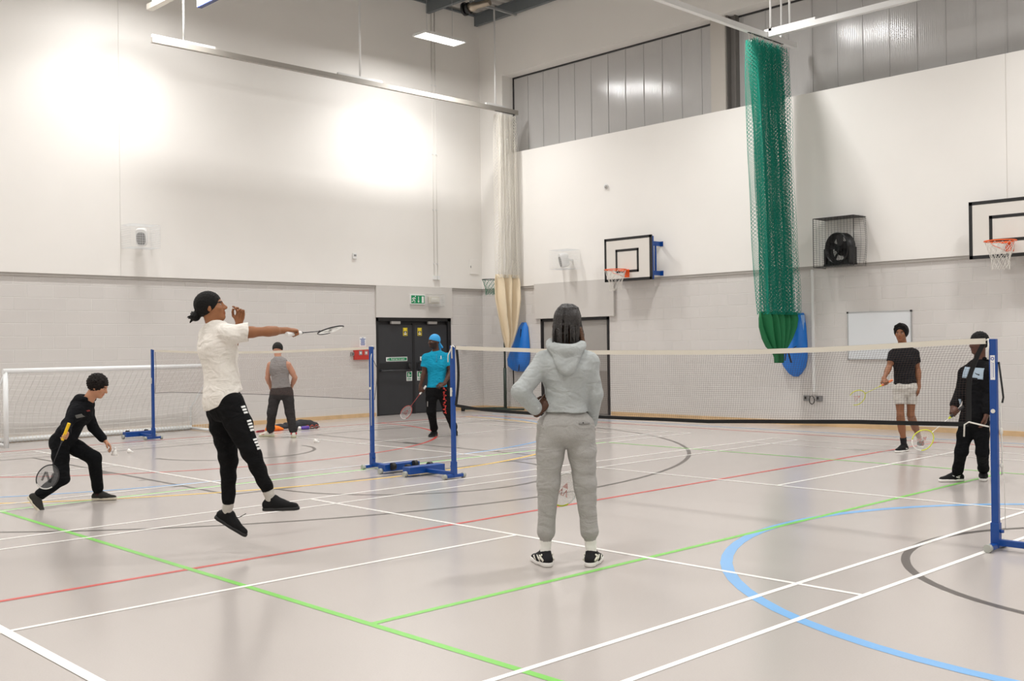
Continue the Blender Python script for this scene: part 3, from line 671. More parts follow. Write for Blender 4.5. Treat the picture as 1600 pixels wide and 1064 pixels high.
for k in range(5):
    a = 2 * PI * k / 5 + 0.33; e = math.cos(a) * fu + math.sin(a) * fv; f_ = -math.sin(a) * fu + math.cos(a) * fv
    P = []
    for rr, ww in ((0.05, 0.02), (0.12, 0.045), (0.19, 0.055), (0.235, 0.045)):
        P.append([fc + e * rr + f_ * (w_ * ww) + fd * (0.03 * w_) for w_ in (-1, 0, 1)])
    b.grid(P); b.grid(np.array(P) - fd * 0.004, flip=True)
b.build('blades', mat('fan_blade', '232324', 0.35), s)
b = MB(); b.disc(fc + fd * 0.03, fd, 0.055, 0.09); b.disc(fc - fd * 0.06, fd, 0.13, 0.05); b.build('hub', M_fan, s)
P = []
for r_ in np.linspace(0.05, 0.26, 9): P.append(np.array(W4(circ(r_, 0.095))))
for k in range(16):
    a = 2 * PI * k / 16; e = math.cos(a) * fu + math.sin(a) * fv; P.append(np.array([fc + fd * 0.1 + e * 0.03, fc + fd * 0.095 + e * 0.262]))
strands(P, 0.0022, 'guard', M_fan, s)

# basketball backboards on the right wall
def hoop_net(center, r0, drop, m, s, rtw=0.0028, n=12, name='net', rb=0.6):
    P = []; c = np.asarray(center, float); lv = 6
    R_ = lambda q: r0 * (1 - (1 - rb) * min(1, q * 1.6))
    for k in range(n):
        for sg in (-1, 1):
            p = []
            for i in range(lv * 3 + 1):
                q = i / (lv * 3); a = 2 * PI * (k + sg * q * lv / 2) / n + 0.02 * math.sin(9 * q + k)
                p.append(c + np.array([R_(q) * math.cos(a), R_(q) * math.sin(a), -drop * q + 0.01 * math.sin(k * 1.7 + i)]))
            P.append(np.array(p))
    return strands(P, rtw, name, m, s)
M_net = mat('hoop_net', 'dedad2', 0.8)
def backboard(x0, x1, y, z0, z1, label, bracket, rimz, rect):
    s = thing('basketball_backboard', label, 'basketball hoop', ((x0 + x1) / 2, y, z0))
    b = MB(); b.box(x0, x1, y, y + 0.025, z0, z1); b.build('board', mat('backboard_white', 'dedad3', 0.4, noise=0.01, nscale=5), s)
    b = MB(); e = 0.05; yy0 = y - 0.003
    b.box(x0 - 0.004, x0 + e, yy0, y + 0.03, z0 - 0.004, z1 + 0.004); b.box(x1 - e, x1 + 0.004, yy0, y + 0.03, z0 - 0.004, z1 + 0.004); b.box(x0, x1, yy0, y + 0.03, z0 - 0.004, z0 + e); b.box(x0, x1, yy0, y + 0.03, z1 - e, z1 + 0.004); b.build('border', M_black, s)
    a0, a1, c0_, c1 = rect; b = MB(); e = 0.05
    b.box(a0, a0 + e, yy0, y, c0_, c1); b.box(a1 - e, a1, yy0, y, c0_, c1); b.box(a0, a1, yy0, y, c0_, c0_ + e); b.box(a0, a1, yy0, y, c1 - e, c1); b.build('target_square', M_black, s)
    cx = (a0 + a1) / 2
    rc = np.array([cx, y - 0.15 - 0.225, rimz])
    b = MB(); b.tube([rc + 0.225 * np.array([math.cos(t_), math.sin(t_), 0]) for t_ in np.linspace(0, 2 * PI, 40, endpoint=False)], 0.010, 8, closed=True)
    b.box(cx - 0.06, cx + 0.06, y - 0.012, y - 0.003, rimz - 0.14, rimz + 0.02)
    b.add([(cx - 0.06, y - 0.01, rimz + 0.0), (cx + 0.06, y - 0.01, rimz), (cx + 0.08, y - 0.17, rimz), (cx - 0.08, y - 0.17, rimz), (cx - 0.06, y - 0.01, rimz - 0.02), (cx + 0.06, y - 0.01, rimz - 0.02), (cx + 0.08, y - 0.17, rimz - 0.02), (cx - 0.08, y - 0.17, rimz - 0.02)], [(0, 3, 2, 1), (4, 5, 6, 7), (0, 1, 5, 4), (3, 7, 6, 2), (0, 4, 7, 3), (1, 2, 6, 5)])
    for q in (-1, 1): b.tube([(cx + q * 0.05, y - 0.01, rimz - 0.13), (cx + q * 0.14, y - 0.30, rimz - 0.05), (cx + q * 0.19, y - 0.26, rimz)], 0.005, 6)
    b.build('rim', M_orange, s)
    hoop_net(rc - np.array([0, 0, 0.01]), 0.215, 0.42, M_net, s, 0.0045 if not bracket else 0.0035)
    if bracket:
        b = MB(); yb_ = y + 0.03
        for xx in (x0 + 0.12, x1 - 0.03): b.box(xx - 0.03, xx + 0.03, yb_, yb_ + 0.05, z0 + 0.0, z1 - 0.02)
        b.build('rear_frame', M_blue, s)
        b = MB()
        for zz in (z0 + 0.13, z1 - 0.17):
            for xx in (x0 + 0.15, x1 - 0.02):
                b.box(xx - 0.03, xx + 0.005, yb_ + 0.03, PY - 0.002, zz - 0.045, zz + 0.045)
            b.box(x1 - 0.05, x1 + 0.03, PY - 0.012, PY, zz - 0.05, zz + 0.05)
        b.box(x1 - 0.04, x1 - 0.01, yb_ + 0.12, yb_ + 0.15, z0 + 0.13, z1 - 0.17)
        b.build('wall_bracket', M_blue, s)
    else:
        b = MB()
        for xx in (x0 + 0.2, x1 - 0.2): b.box(xx - 0.03, xx + 0.03, y + 0.03, PY - 0.002, z0 + 0.1, z0 + 0.2); b.box(xx - 0.03, xx + 0.03, y + 0.03, PY - 0.002, z1 - 0.2, z1 - 0.1)
        b.build('wall_bracket', M_blue, s)
    return s
backboard(-8.42, -7.17, 8.90, 2.84, 3.74, 'basketball backboard with orange rim on a blue bracket, left of the green curtain', True, 3.05, (-8.12, -7.50, 3.01, 3.50))
backboard(-0.78, 0.46, 8.90, 2.81, 3.71, 'basketball backboard with orange rim cut by the right edge of the photo', False, 3.03, (-0.47, 0.15, 3.05, 3.47))

# netball post by the corner
s = thing('netball_post', 'dark netball post with a green net standing by the hall corner', 'netball post', (-11.75, 9.1, 0))
M_dgreen = mat('dark_green_paint', '23382f', 0.45)
b = MB(); b.cyl((-11.75, 9.12, 0.08), (-11.75, 9.12, 1.0), 0.038, 12); b.cyl((-11.75, 9.12, 0.9), (-11.75, 9.12, 3.08), 0.025, 12); b.build('pole', M_dgreen, s)
b = MB(); b.bar((-11.75, 9.18, 0.05), (-12.45, 8.42, 0.05), 0.09, 0.05); b.bar((-11.75, 8.8, 0.04), (-11.2, 9.2, 0.04), 0.06, 0.04); b.build('base', M_dgreen, s)
b = MB(); b.cyl((-12.46, 8.36, 0.05), (-12.40, 8.42, 0.05), 0.05, 12); b.build('wheel', M_blackrub, s)
b = MB(); hc = np.array([-11.9, 8.82, 3.08]); b.tube([hc + 0.19 * np.array([math.cos(a), math.sin(a), 0]) for a in np.linspace(0, 2 * PI, 32, endpoint=False)], 0.008, 6, closed=True); b.bar(hc + np.array([0.09, 0.16, 0]), (-11.75, 9.12, 3.08), 0.02); b.build('ring', M_black, s)
hoop_net(hc, 0.18, 0.36, mat('green_string', '2f7f63', 0.8), s, 0.004, 10)

# blue storage pouches on the right wall
def pouch(name, label, prof, yw, m, strapx=None):
    s = thing(name, label, 'bag', (np.mean([p[1] for p in prof]), yw, prof[-1][0]))
    b = MB(); P = []
    for z, x0, x1, dp in prof:
        row = []
        for i in range(17):
            a = PI * i / 16; row.append(((x0 + x1) / 2 - (x1 - x0) / 2 * math.cos(a), yw - dp * math.sin(a) ** 0.7 * (1 + 0.12 * math.sin(5 * a + z * 9)), z))
        P.append(row)
    b.grid(P, flip=False); b.build('pouch', m, s)
    return s
M_pvc = mat('blue_vinyl', '1a74cf', 0.35, noise=0.08, nscale=5, bump=0.3, bscale=6)
s = pouch('curtain_bag', 'blue vinyl curtain bag on the wall behind the green net bundle', [(2.06, -4.42, -3.97, 0.01), (2.02, -4.44, -3.95, 0.12), (1.8, -4.46, -3.92, 0.16), (1.5, -4.46, -3.90, 0.18), (1.25, -4.44, -3.90, 0.19), (1.08, -4.38, -3.93, 0.17), (0.95, -4.28, -4.02, 0.12), (0.89, -4.2, -4.1, 0.03)], WY - 0.01, M_pvc)
b = MB(); b.bar((-3.96, WY - 0.06, 1.25), (-3.96, WY - 0.06, 2.02), 0.05, 0.05); b.build('light_edge', mat('pale_blue_vinyl', '8fb4e4', 0.4), s)
s = pouch('curtain_bag', 'blue vinyl curtain bag beside the cream curtain at the corner', [(2.06, -11.32, -11.18, 0.02), (1.95, -11.40, -11.12, 0.08), (1.7, -11.50, -11.09, 0.14), (1.45, -11.62, -11.07, 0.18), (1.2, -11.74, -11.07, 0.2), (1.05, -11.74, -11.12, 0.19), (0.95, -11.62, -11.2, 0.14), (0.91, -11.5, -11.3, 0.03)], WY - 0.02, M_pvc)
b = MB(); b.bar((-11.25, WY - 0.215, 0.93), (-11.25, WY - 0.12, 1.9), 0.02, 0.01); b.bar((-11.52, WY - 0.12, 0.55), (-11.52, WY - 0.13, 0.95), 0.03, 0.01); b.build('strap', M_sblack, s)

# bunched curtains
def pleat(u, npl, y0, y1, x, wv, jit):
    q = u * npl; k = np.floor(q); fr = q - k
    tri = np.abs(2 * fr - 1)
    sm = 0.5 - 0.5 * np.cos(PI * tri)
    yy = y0 + (y1 - y0) * (u + 0.012 * np.sin(13 * u * 6.28 + jit))
    return x + wv * (sm * 2 - 1) * (0.65 + 0.35 * np.sin(k * 2.4 + jit)), yy
def bunch_net(x, yt0, yt1, yb0, yb1, zt, zb, npl, wv, cell, r, m, name, s):
    L = npl * 2 * 2 * wv; P = []
    H = zt - zb; nstep = int(H / (cell * 0.9))
    for k in range(int(L / (cell * 1.5))):
        for sg in (-1, 1):
            u = np.mod((k * cell * 1.5 + sg * np.linspace(0, H, nstep)) / L, 2.0); u = np.where(u > 1, 2 - u, u)
            q = np.linspace(0, 1, nstep)
            y0 = yt0 + (yb0 - yt0) * q; y1 = yt1 + (yb1 - yt1) * q
            xx, yy = pleat(u, npl, y0, y1, x, wv, 2.0 * np.sin(q * 3))
            P.append(np.stack([xx + 0.008 * np.sin(u * 90 + q * 20), yy, zt - H * q], -1))
    # vertical edge cords
    for u in np.linspace(0, 1, npl * 2 + 1):
        q = np.linspace(0, 1, 20); xx, yy = pleat(np.full(20, u), npl, yt0 + (yb0 - yt0) * q, yt1 + (yb1 - yt1) * q, x, wv, 2.0 * np.sin(q * 3)); P.append(np.stack([xx, yy, zt - H * q], -1))
    return strands(P, r, name, m, s)
def canvas(x, prof, npl, m, name, s, tw=0.0):
    P = []
    for z, y0, y1, wv in prof:
        row = []
        for i in range(npl * 8 + 1):
            u = i / (npl * 8); a = u * npl * 2 * PI
            row.append((x + wv * math.cos(a + z * 0.7) + 0.02 * math.sin(7 * u + 3 * z), y0 + (y1 - y0) * u + 0.015 * math.sin(a * 0.5 + z * 2), z))
        P.append(row)
    b = MB(); b.grid(P)
    o = b.build(name, m, s); md = o.modifiers.new('Solidify', 'SOLIDIFY'); md.thickness = 0.004
    return o
s = thing('net_curtain', 'tall bunched green divider net with a green cloth skirt hanging to the blue bag', 'curtain', (-4.0, 8.4, 1.25))
M_gnet = mat('green_netting', '008f78', 0.75)
bunch_net(-4.0, 7.68, 8.72, 7.95, 9.02, RZ - 0.16, 2.02, 17, 0.15, 0.046, 0.0033, M_gnet, 'netting', s)
canvas(-4.0, [(2.07, 7.92, 9.06, 0.05), (1.95, 7.95, 9.05, 0.09), (1.8, 7.98, 9.0, 0.10), (1.6, 8.08, 8.86, 0.10), (1.45, 8.2, 8.72, 0.09), (1.34, 8.36, 8.62, 0.05), (1.26, 8.42, 8.60, 0.05), (1.16, 8.42, 8.56, 0.05)], 5, mat('green_cloth', '0c7040', 0.7, noise=0.06, nscale=10), 'cloth_skirt', s)
b = MB(); b.tube([(-3.88, 8.5 + 0.09 * math.cos(a), 1.36 + 0.03 * math.sin(a)) for a in np.linspace(0, 6, 12)], 0.012, 6); b.bar((-3.86, 8.56, 1.36), (-3.86, 8.66, 1.16), 0.03, 0.01); b.bar((-3.86, 8.5, 1.36), (-3.86, 8.45, 1.2), 0.02, 0.01); b.bar((-3.86, 8.6, 1.38), (-3.84, 8.8, 1.45), 0.015, 0.01); b.build('tie', M_sblack, s)
b = MB(); b.bar((-4.0, 7.64, RZ - 0.06), (-4.0, 8.76, RZ - 0.06), 0.03, 0.01); b.build('runner_strip', M_sblack, s)
P = [np.array([(-4.0 + 0.03 * math.sin(i), 7.66 + i * 0.05, RZ - 0.07), (-4.0 + 0.05 * math.sin(i * 2), 7.69 + i * 0.048, RZ - 0.2)]) for i in range(22)]
strands(P, 0.006, 'runner_cord', M_rope, s)
s = thing('cream_curtain', 'bunched cream curtain with a pale net upper half hanging at the hall corner', 'curtain', (-11.3, 8.8, 1.45))
M_cnet = mat('cream_netting', 'faf6ec', 0.8)
bunch_net(-11.3, 8.50, 9.10, 8.50, 9.18, RZ - 0.12, 3.08, 10, 0.12, 0.05, 0.0032, M_cnet, 'netting', s)
canvas(-11.3, [(3.16, 8.46, 9.2, 0.04), (3.0, 8.46, 9.18, 0.10), (2.6, 8.47, 9.15, 0.12), (2.2, 8.55, 9.1, 0.09), (1.9, 8.64, 9.05, 0.08), (1.65, 8.72, 8.95, 0.07), (1.5, 8.76, 8.88, 0.04), (1.42, 8.8, 8.86, 0.03)], 3, mat('cream_cloth', 'ead9bb', 0.7, noise=0.03, nscale=6), 'cloth_skirt', s)
b = MB(); b.bar((-11.3, 8.48, RZ - 0.06), (-11.3, 9.12, RZ - 0.06), 0.03, 0.01); b.build('runner_strip', M_sblack, s)

# five-a-side goal against the left wall
s = thing('football_goal', 'low white five a side goal with white net along the left wall', 'goal', (-11.6, -0.25, 0))
gx, g0, g1, gh, bx = -11.6, -2.08, 1.58, 1.27, -12.55
for yy in (g0, g1):
    b = MB(); b.tube([(gx, yy, 0.0), (gx, yy, gh - 0.04)], 0.04, 12); b.build('post', M_whiteg, s)
    b = MB(); b.tube([(gx, yy, gh - 0.06), (bx, yy, 0.42), (bx, yy, 0.05)], 0.02, 8); b.build('rear_stay', M_whiteg, s)
    b = MB(); b.tube([(gx, yy, 0.04), (bx, yy, 0.04)], 0.025, 8); b.build('side_ground_bar', M_whiteg, s)
b = MB(); b.tube([(gx, g0 - 0.04, gh - 0.04), (gx, g1 + 0.04, gh - 0.04)], 0.042, 12); b.build('crossbar', M_whiteg, s)
b = MB(); b.tube([(bx, g0, 0.05), (bx, g1, 0.05)], 0.045, 12); b.build('rear_ground_bar', M_whiteg, s)
P = []
def gsurf(u, v):     # u along the goal, v from crossbar down to the back bar
    y = g0 + (g1 - g0) * u; sag = 0.14 * math.sin(PI * u) * math.sin(PI * v)
    xx = gx + (bx - gx) * (1 - (1 - v) ** 1.6); zz = gh - 0.04 - (gh - 0.09) * v ** 1.25
    return (xx, y + 0.02 * math.sin(8 * v), zz - sag * 0.8)
for u in np.linspace(0, 1, 37): P.append(np.array([gsurf(u, v) for v in np.linspace(0, 1, 14)]))
for v in np.linspace(0.04, 1, 14): P.append(np.array([gsurf(u, v) for u in np.linspace(0, 1, 24)]))
for yy in (g0, g1):
    for k in range(9):
        q = k / 9; P.append(np.array([(gx, yy, gh * (1 - q)), (gx + (bx - gx) * 0.5, yy, (gh * (1 - q)) * 0.78 - 0.02), (bx, yy, 0.42 * (1 - q))]))
        P.append(np.array([(gx + (bx - gx) * q, yy, gh - 0.85 * q), (gx + (bx - gx) * q, yy, 0.04)]))
strands(P, 0.0030, 'net', mat('goal_net', 'e6e4df', 0.8), s)
P = []
for k in range(60):
    yy = g0 + (g1 - g0) * k / 60; P.append(np.array([(bx + 0.05 * math.cos(a), yy + 0.03 * a / 6.28, 0.05 + 0.05 * math.sin(a)) for a in np.linspace(0, 6.28, 9)]))
strands(P, 0.006, 'net_lashing', M_rope, s)

# portable badminton posts
def make_post():
    t = thing('badminton_post', '', 'post')
    b = MB(); b.box(-0.025, 0.025, -0.020, 0.020, 0.17, 1.55); b.build('upright', M_blue, t, local=True, bevel=0.003)
    b = MB(); b.box(-0.031, 0.031, -0.026, 0.026, 0.02, 0.20); b.build('socket', M_blue, t, local=True, bevel=0.003)
    b = MB(); b.box(-0.025, 0.025, -0.13, 0.13, 0.015, 0.05); b.build('cross_foot', M_blue, t, local=True, bevel=0.003)
    b = MB(); b.box(0.02, 0.52, -0.022, 0.022, 0.035, 0.08); b.build('long_leg', M_blue, t, local=True, bevel=0.003)
    b = MB(); b.box(0.48, 0.62, -0.27, 0.27, 0.03, 0.115); b.build('weight_box', M_blue, t, local=True, bevel=0.004)
    for (x, y) in ((0, -0.145), (0, 0.145)):
        b = MB(); b.cyl((x, y - 0.02, 0.03), (x, y + 0.02, 0.03), 0.03, 12); b.build('rubber_foot', M_rubber, t, local=True)
    for y in (-0.29, 0.29):
        b = MB(); b.cyl((0.55, y - 0.02, 0.035), (0.55, y + 0.02, 0.035), 0.034, 12); b.build('rubber_foot', M_rubber, t, local=True)
    for y in (-0.17, 0.17):
        b = MB(); b.cyl((0.645, y - 0.025, 0.09), (0.645, y + 0.025, 0.09), 0.045, 16); b.build('wheel', M_blackrub, t, local=True)
    b = MB(); b.cyl((0.028, 0, 0.14), (0.055, 0, 0.14), 0.012, 8); b.build('lock_knob', M_blue, t, local=True)
    b = MB(); b.cyl((0.0, -0.028, 1.02), (0.0, 0.028, 1.02), 0.016, 8); b.box(-0.01, 0.01, 0.02, 0.035, 0.96, 1.06); b.build('cleat', M_rope, t, local=True)
    return t
post0 = make_post(); post0.location = (3.06, -0.02, 0); post0['label'] = 'nearest blue badminton post, at the right side of the photo with a white sticker'
post0['group'] = 'blue badminton posts'
dup(post0, (-3.13, 0.07, 0), PI, 'blue badminton post holding the far end of the nearer net', 'blue badminton posts')
dup(post0, (-4.70, 0.06, 0), 0, 'blue badminton post left of the exit doors at the near end of the far net', 'blue badminton posts')
dup(post0, (-11.12, 0.16, 0), PI, 'blue badminton post standing in front of the football goal', 'blue badminton posts')
# sticker and cords on the nearest post
b = MB(); b.box(3.045, 3.078, -0.0425, -0.0405, 1.25, 1.43); b.build('sticker', M_white, post0)
b = MB(); b.tube([(3.061 + 0.010 * math.cos(a), -0.043, 1.405 + 0.010 * math.sin(a)) for a in np.linspace(0, 2 * PI, 16, endpoint=False)], 0.003, 5, closed=True)
for k in range(9): b.box(3.064, 3.070, -0.0435, -0.0425, 1.27 + k * 0.012, 1.277 + k * 0.012)
for k in range(10): b.box(3.053, 3.056, -0.0435, -0.0425, 1.265 + k * 0.012, 1.27 + k * 0.012)
b.build('sticker_print', mat('sticker_purple', '4a55a5', 0.5), post0)

# badminton nets
def bad_net(label, x0t, x0b, x1t, x1m, x1b, yy, ztop, zbot, cell, r, m, mt, tt, wide, label_cat='net'):
    s = thing('badminton_net', label, 'net', ((x0t + x1t) / 2, yy, 0))
    zt = lambda u: float(np.interp(u, *ztop)); zb = lambda u: float(np.interp(u, *zbot))
    def surf(u, v):
        xl = x0t + (x0b - x0t) * v + 0.04 * math.sin(PI * v)
        xr = float(np.interp(v, [0, 0.2, 0.42, 0.6, 1], [x1t, x1t - 0.075, x1m + 0.012, x1m, x1b]))
        x = xl + (xr - xl) * u
        z = zt(u) + (zb(u) - zt(u)) * v
        return (x, yy + 0.05 * math.sin(PI * v) * math.sin(2.3 * u) + 0.01 * math.sin(u * 40) * v, z)
    P = []
    nv = int((x1t - x0t) / cell); nh = int(0.72 / cell / 0.8)
    for i in range(nv + 1): P.append(np.array([surf(i / nv, v) for v in np.linspace(0, 1, 6)]))
    for j in range(nh + 1): P.append(np.array([surf(u, j / nh) for u in np.linspace(0, 1, 40)]))
    strands(P, r, 'mesh', m, s)
    def band(fn, wd, name, mm, n=40, th=0.004):
        b = MB(); A = []
        for i in range(n + 1):
            p, dvec = fn(i / n); p = np.asarray(p); dvec = np.asarray(dvec)
            A.append([p - dvec * wd / 2 + (0, -th, 0), p + dvec * wd / 2 + (0, -th, 0), p + dvec * wd / 2 + (0, th, 0), p - dvec * wd / 2 + (0, th, 0), p - dvec * wd / 2 + (0, -th, 0)])
        b.grid(A, smooth=False); return b.build(name, mm, s)
    band(lambda u: (np.array(surf(u, 0)) + (0, 0, -tt / 2), (0, 0, 1)), tt, 'top_tape', mt, th=0.007)
    if wide:
        band(lambda u: (surf(u, 1), (0, 0, 1)), wide, 'bottom_tape', M_tapeb)
        band(lambda v: (np.array(surf(1, v)) + (0, 0.0, 0), (1, 0, 0)), 0.036, 'side_tape', M_tapeb, 16)
        band(lambda v: (np.array(surf(0, v)) + (0, 0.0, 0), (1, 0, 0)), 0.035, 'side_tape', M_tapeb, 16)
    else:
        strands([np.array([surf(u, 1) for u in np.linspace(0, 1, 40)]), np.array([surf(0, v) for v in np.linspace(0, 1, 6)]), np.array([surf(1, v) for v in np.linspace(0, 1, 6)])], 0.004, 'edge_cord', M_cord, s)
    return s, surf
M_net1 = mat('net_twine_dark', '4a3a34', 0.8); M_net2 = mat('net_twine_brown', '86665a', 0.8)
na, surfA = bad_net('dark badminton net with a cream top tape stretched across the nearer court', -2.98, -3.0, 3.0, 2.85, 2.86, 0.0,
    ([0, .2, .35, .57, .68, .78, .88, .96, 1], [1.545, 1.51, 1.485, 1.48, 1.485, 1.50, 1.525, 1.55, 1.555]), ([0, .06, .25, .6, .72, .85, 1], [0.86, 0.83, 0.81, 0.83, 0.86, 0.89, 0.91]), 0.0245, 0.00080, M_net1, M_tape, 0.042, 0.032)
nb, surfB = bad_net('faint brown badminton net with a thin white top tape on the far left court', -11.0, -11.02, -4.76, -4.76, -4.77, 0.15,
    ([0, .3, .6, 1], [1.54, 1.50, 1.505, 1.55]), ([0, .1, .6, 1], [0.80, 0.83, 0.87, 0.87]), 0.0265, 0.0007, M_net2, M_tape, 0.035, 0)
b = MB()
b.tube([(3.0, 0, 1.54), (3.03, -0.03, 1.55), (3.035, -0.045, 1.50), (3.03, -0.05, 1.40)], 0.006, 6)
b.tube([(3.03, -0.05, 0.905), (2.95, -0.02, 0.915), (2.87, -0.01, 0.93), (2.845, -0.03, 0.91), (2.84, -0.03, 0.82)], 0.006, 6)
b.build('tie_cord', M_rope, na)
b = MB(); b.tube([(-3.0, 0, 1.53), (-3.08, 0.03, 1.55), (-3.15, 0.02, 1.44), (-3.13, 0.0, 1.36)], 0.008, 6); b.tube([(-3.12, 0.05, 1.55), (-3.115, 0.05, 1.40)], 0.01, 6); b.build('tie_cord', M_rope, na)
b = MB(); b.tube([(3.09, 0.0, 1.38), (3.105, 0.0, 1.25), (3.115, 0.01, 1.12), (3.11, 0.0, 1.08)], 0.007, 6); b.build('hanging_strap', M_sblack, post0)
b = MB(); b.tube([(3.095, 0.0, 1.1), (3.10, 0.0, 0.9), (3.105, 0.0, 0.72), (3.10, 0, 0.55)], 0.005, 6); b.tube([(3.105, 0, 0.7), (3.118, 0, 0.5), (3.12, 0, 0.15)], 0.0022, 5); b.ellipsoid((3.10, 0, 0.87), (1, 0, 0), (0, 1, 0), (0, 0, 1), .012, .012, .03); b.ellipsoid((3.10, 0, 0.62), (1, 0, 0), (0, 1, 0), (0, 0, 1), .012, .012, .02); b.build('tension_cord', M_rope, post0)
b = MB(); b.tube([(-4.76, 0.15, 1.545), (-4.70, 0.08, 1.56), (-4.665, 0.03, 1.4), (-4.66, 0.02, 0.55)], 0.0045, 6); b.build('tie_cord', M_rope, nb)
b = MB(); b.tube([(-11.0, 0.15, 1.54), (-11.1, 0.15, 1.55)], 0.006, 6); b.build('tie_cord', M_rope, nb)
# ------------------------------------------------------------------ implicit-surface body builder
class Field:
    def __init__(s, lo, hi, h):
        s.h = h; s.lo = np.asarray(lo, float); n = np.ceil((np.asarray(hi) - s.lo) / h).astype(int) + 1
        s.n = n; s.V = np.full(n, 0.3, np.float32)
    def region(s, lo, hi):
        a = np.clip(np.floor((np.asarray(lo) - s.lo) / s.h).astype(int), 0, s.n); b = np.clip(np.ceil((np.asarray(hi) - s.lo) / s.h).astype(int) + 1, 0, s.n)
        if np.any(b <= a): return None, None
        sl = tuple(slice(a[i], b[i]) for i in range(3))
        ax = [s.lo[i] + s.h * np.arange(a[i], b[i]) for i in range(3)]
        P = np.stack(np.meshgrid(*ax, indexing='ij'), -1)
        return sl, P
    def union(s, sl, d, k):
        A = s.V[sl]
        if k > 0:
            hh = np.maximum(k - np.abs(A - d), 0) / k; s.V[sl] = np.minimum(A, d) - hh * hh * k * 0.25
        else: s.V[sl] = np.minimum(A, d)
    def cone(s, a, b, ra, rb, k=0.02, flat=0, w=None, sq=1.0):
        """round cone from a to b; flat=1 cuts the b end, flat=-1 the a end, 2 both; w: optional axis squashed by sq"""
        a = np.asarray(a, float); b = np.asarray(b, float); r = max(ra, rb) + k + 2 * s.h
        sl, P = s.region(np.minimum(a, b) - r, np.maximum(a, b) + r)
        if sl is None: return s
        ab = b - a; L2 = ab @ ab; pa = P - a; t = np.clip(pa @ ab / L2, 0, 1)
        off = pa - t[..., None] * ab
        if w is not None:
            w = nrm(w); c = off @ w; off = off + (c * (1 / sq - 1))[..., None] * w
        d = np.linalg.norm(off, axis=-1) - (ra + (rb - ra) * t)
        u = ab / math.sqrt(L2)
        if flat in (1, 2): d = np.maximum(d, (P - b) @ u)
        if flat in (-1, 2): d = np.maximum(d, -((P - a) @ u))
        s.union(sl, d, k); return s
    def ell(s, c, X, Y, Z, a, b, h, k=0.02, sub=False):
        c = np.asarray(c, float); m = max(a, b, h) + k + 2 * s.h
        sl, P = s.region(c - m, c + m)
        if sl is None: return s
        q = P - c; x, y, z = q @ np.asarray(X), q @ np.asarray(Y), q @ np.asarray(Z)
        k0 = np.sqrt((x / a) ** 2 + (y / b) ** 2 + (z / h) ** 2); k1 = np.sqrt((x / a ** 2) ** 2 + (y / b ** 2) ** 2 + (z / h ** 2) ** 2) + 1e-9
        d = k0 * (k0 - 1) / k1
        if sub:
            A = s.V[sl]; d = -d; hh = np.maximum(k - np.abs(A - d), 0) / max(k, 1e-6); s.V[sl] = np.maximum(A, d) + hh * hh * k * 0.25
        else: s.union(sl, d, k)
        return s
    def cut(s, p, n, k=0.0):          # keep the side where (x-p).n < 0
        ax = [s.lo[i] + s.h * np.arange(s.n[i]) for i in range(3)]
        d = sum(((ax[i] - p[i]) * n[i]).reshape([-1 if j == i else 1 for j in range(3)]) for i in range(3))
        s.V = np.maximum(s.V, d.astype(np.float32)); return s
    def displace(s, fn):
        sl, P = s.region(s.lo, s.lo + s.h * s.n)
        m = np.abs(s.V) < 0.05
        s.V[m] += fn(P[m]).astype(np.float32); return s
    def mesh(s):
        V = s.V; n = s.n; I = V < 0
        c = np.zeros(n - 1, np.int8)
        corners = [(i, j, k) for i in (0, 1) for j in (0, 1) for k in (0, 1)]
        for (i, j, k) in corners: c += I[i:n[0] - 1 + i, j:n[1] - 1 + j, k:n[2] - 1 + k]
        act = (c > 0) & (c < 8); idx = np.argwhere(act); N = len(idx)
        vid = np.full(n - 1, -1, np.int64); vid[act] = np.arange(N)
        cv = np.stack([V[idx[:, 0] + i, idx[:, 1] + j, idx[:, 2] + k] for i, j, k in corners], 1)
        acc = np.zeros((N, 3)); cnt = np.zeros(N)
        C = np.array(corners)
        for a in range(8):
            for b_ in range(a + 1, 8):
                if np.abs(C[a] - C[b_]).sum() != 1: continue
                va, vb = cv[:, a], cv[:, b_]; m = (va < 0) != (vb < 0)
                t = va[m] / (va[m] - vb[m])
                acc[m] += C[a] + t[:, None] * (C[b_] - C[a]); cnt[m] += 1
        pts = s.lo + s.h * (idx + acc / cnt[:, None])
        F = []
        for ax in range(3):
            o1, o2 = [(1, 2), (2, 0), (0, 1)][ax]
            sa = [slice(1, n[i] - 1) for i in range(3)]; sa[ax] = slice(0, n[ax] - 1)
            sb = list(sa); sb[ax] = slice(1, n[ax])
            A, B = I[tuple(sa)], I[tuple(sb)]
            e = np.argwhere(A != B)
            if len(e) == 0: continue
            off = np.array([1, 1, 1]); off[ax] = 0; e = e + off
            d1 = np.zeros(3, int); d1[o1] = 1; d2 = np.zeros(3, int); d2[o2] = 1
            g = lambda q: vid[q[:, 0], q[:, 1], q[:, 2]]
            quad = np.stack([g(e - d1 - d2), g(e - d2), g(e), g(e - d1)], 1)
            inside = I[e[:, 0], e[:, 1], e[:, 2]]
            quad = np.where(inside[:, None], quad, quad[:, ::-1]); F.append(quad)
        F = np.concatenate(F); F = F[(F >= 0).all(1)]
        return pts, F
    def make(s, name, m, parent, col=None):
        p, F = s.mesh(); o = fastmesh(p, F, name, m, parent, col=None if col is None else col(p)); return o

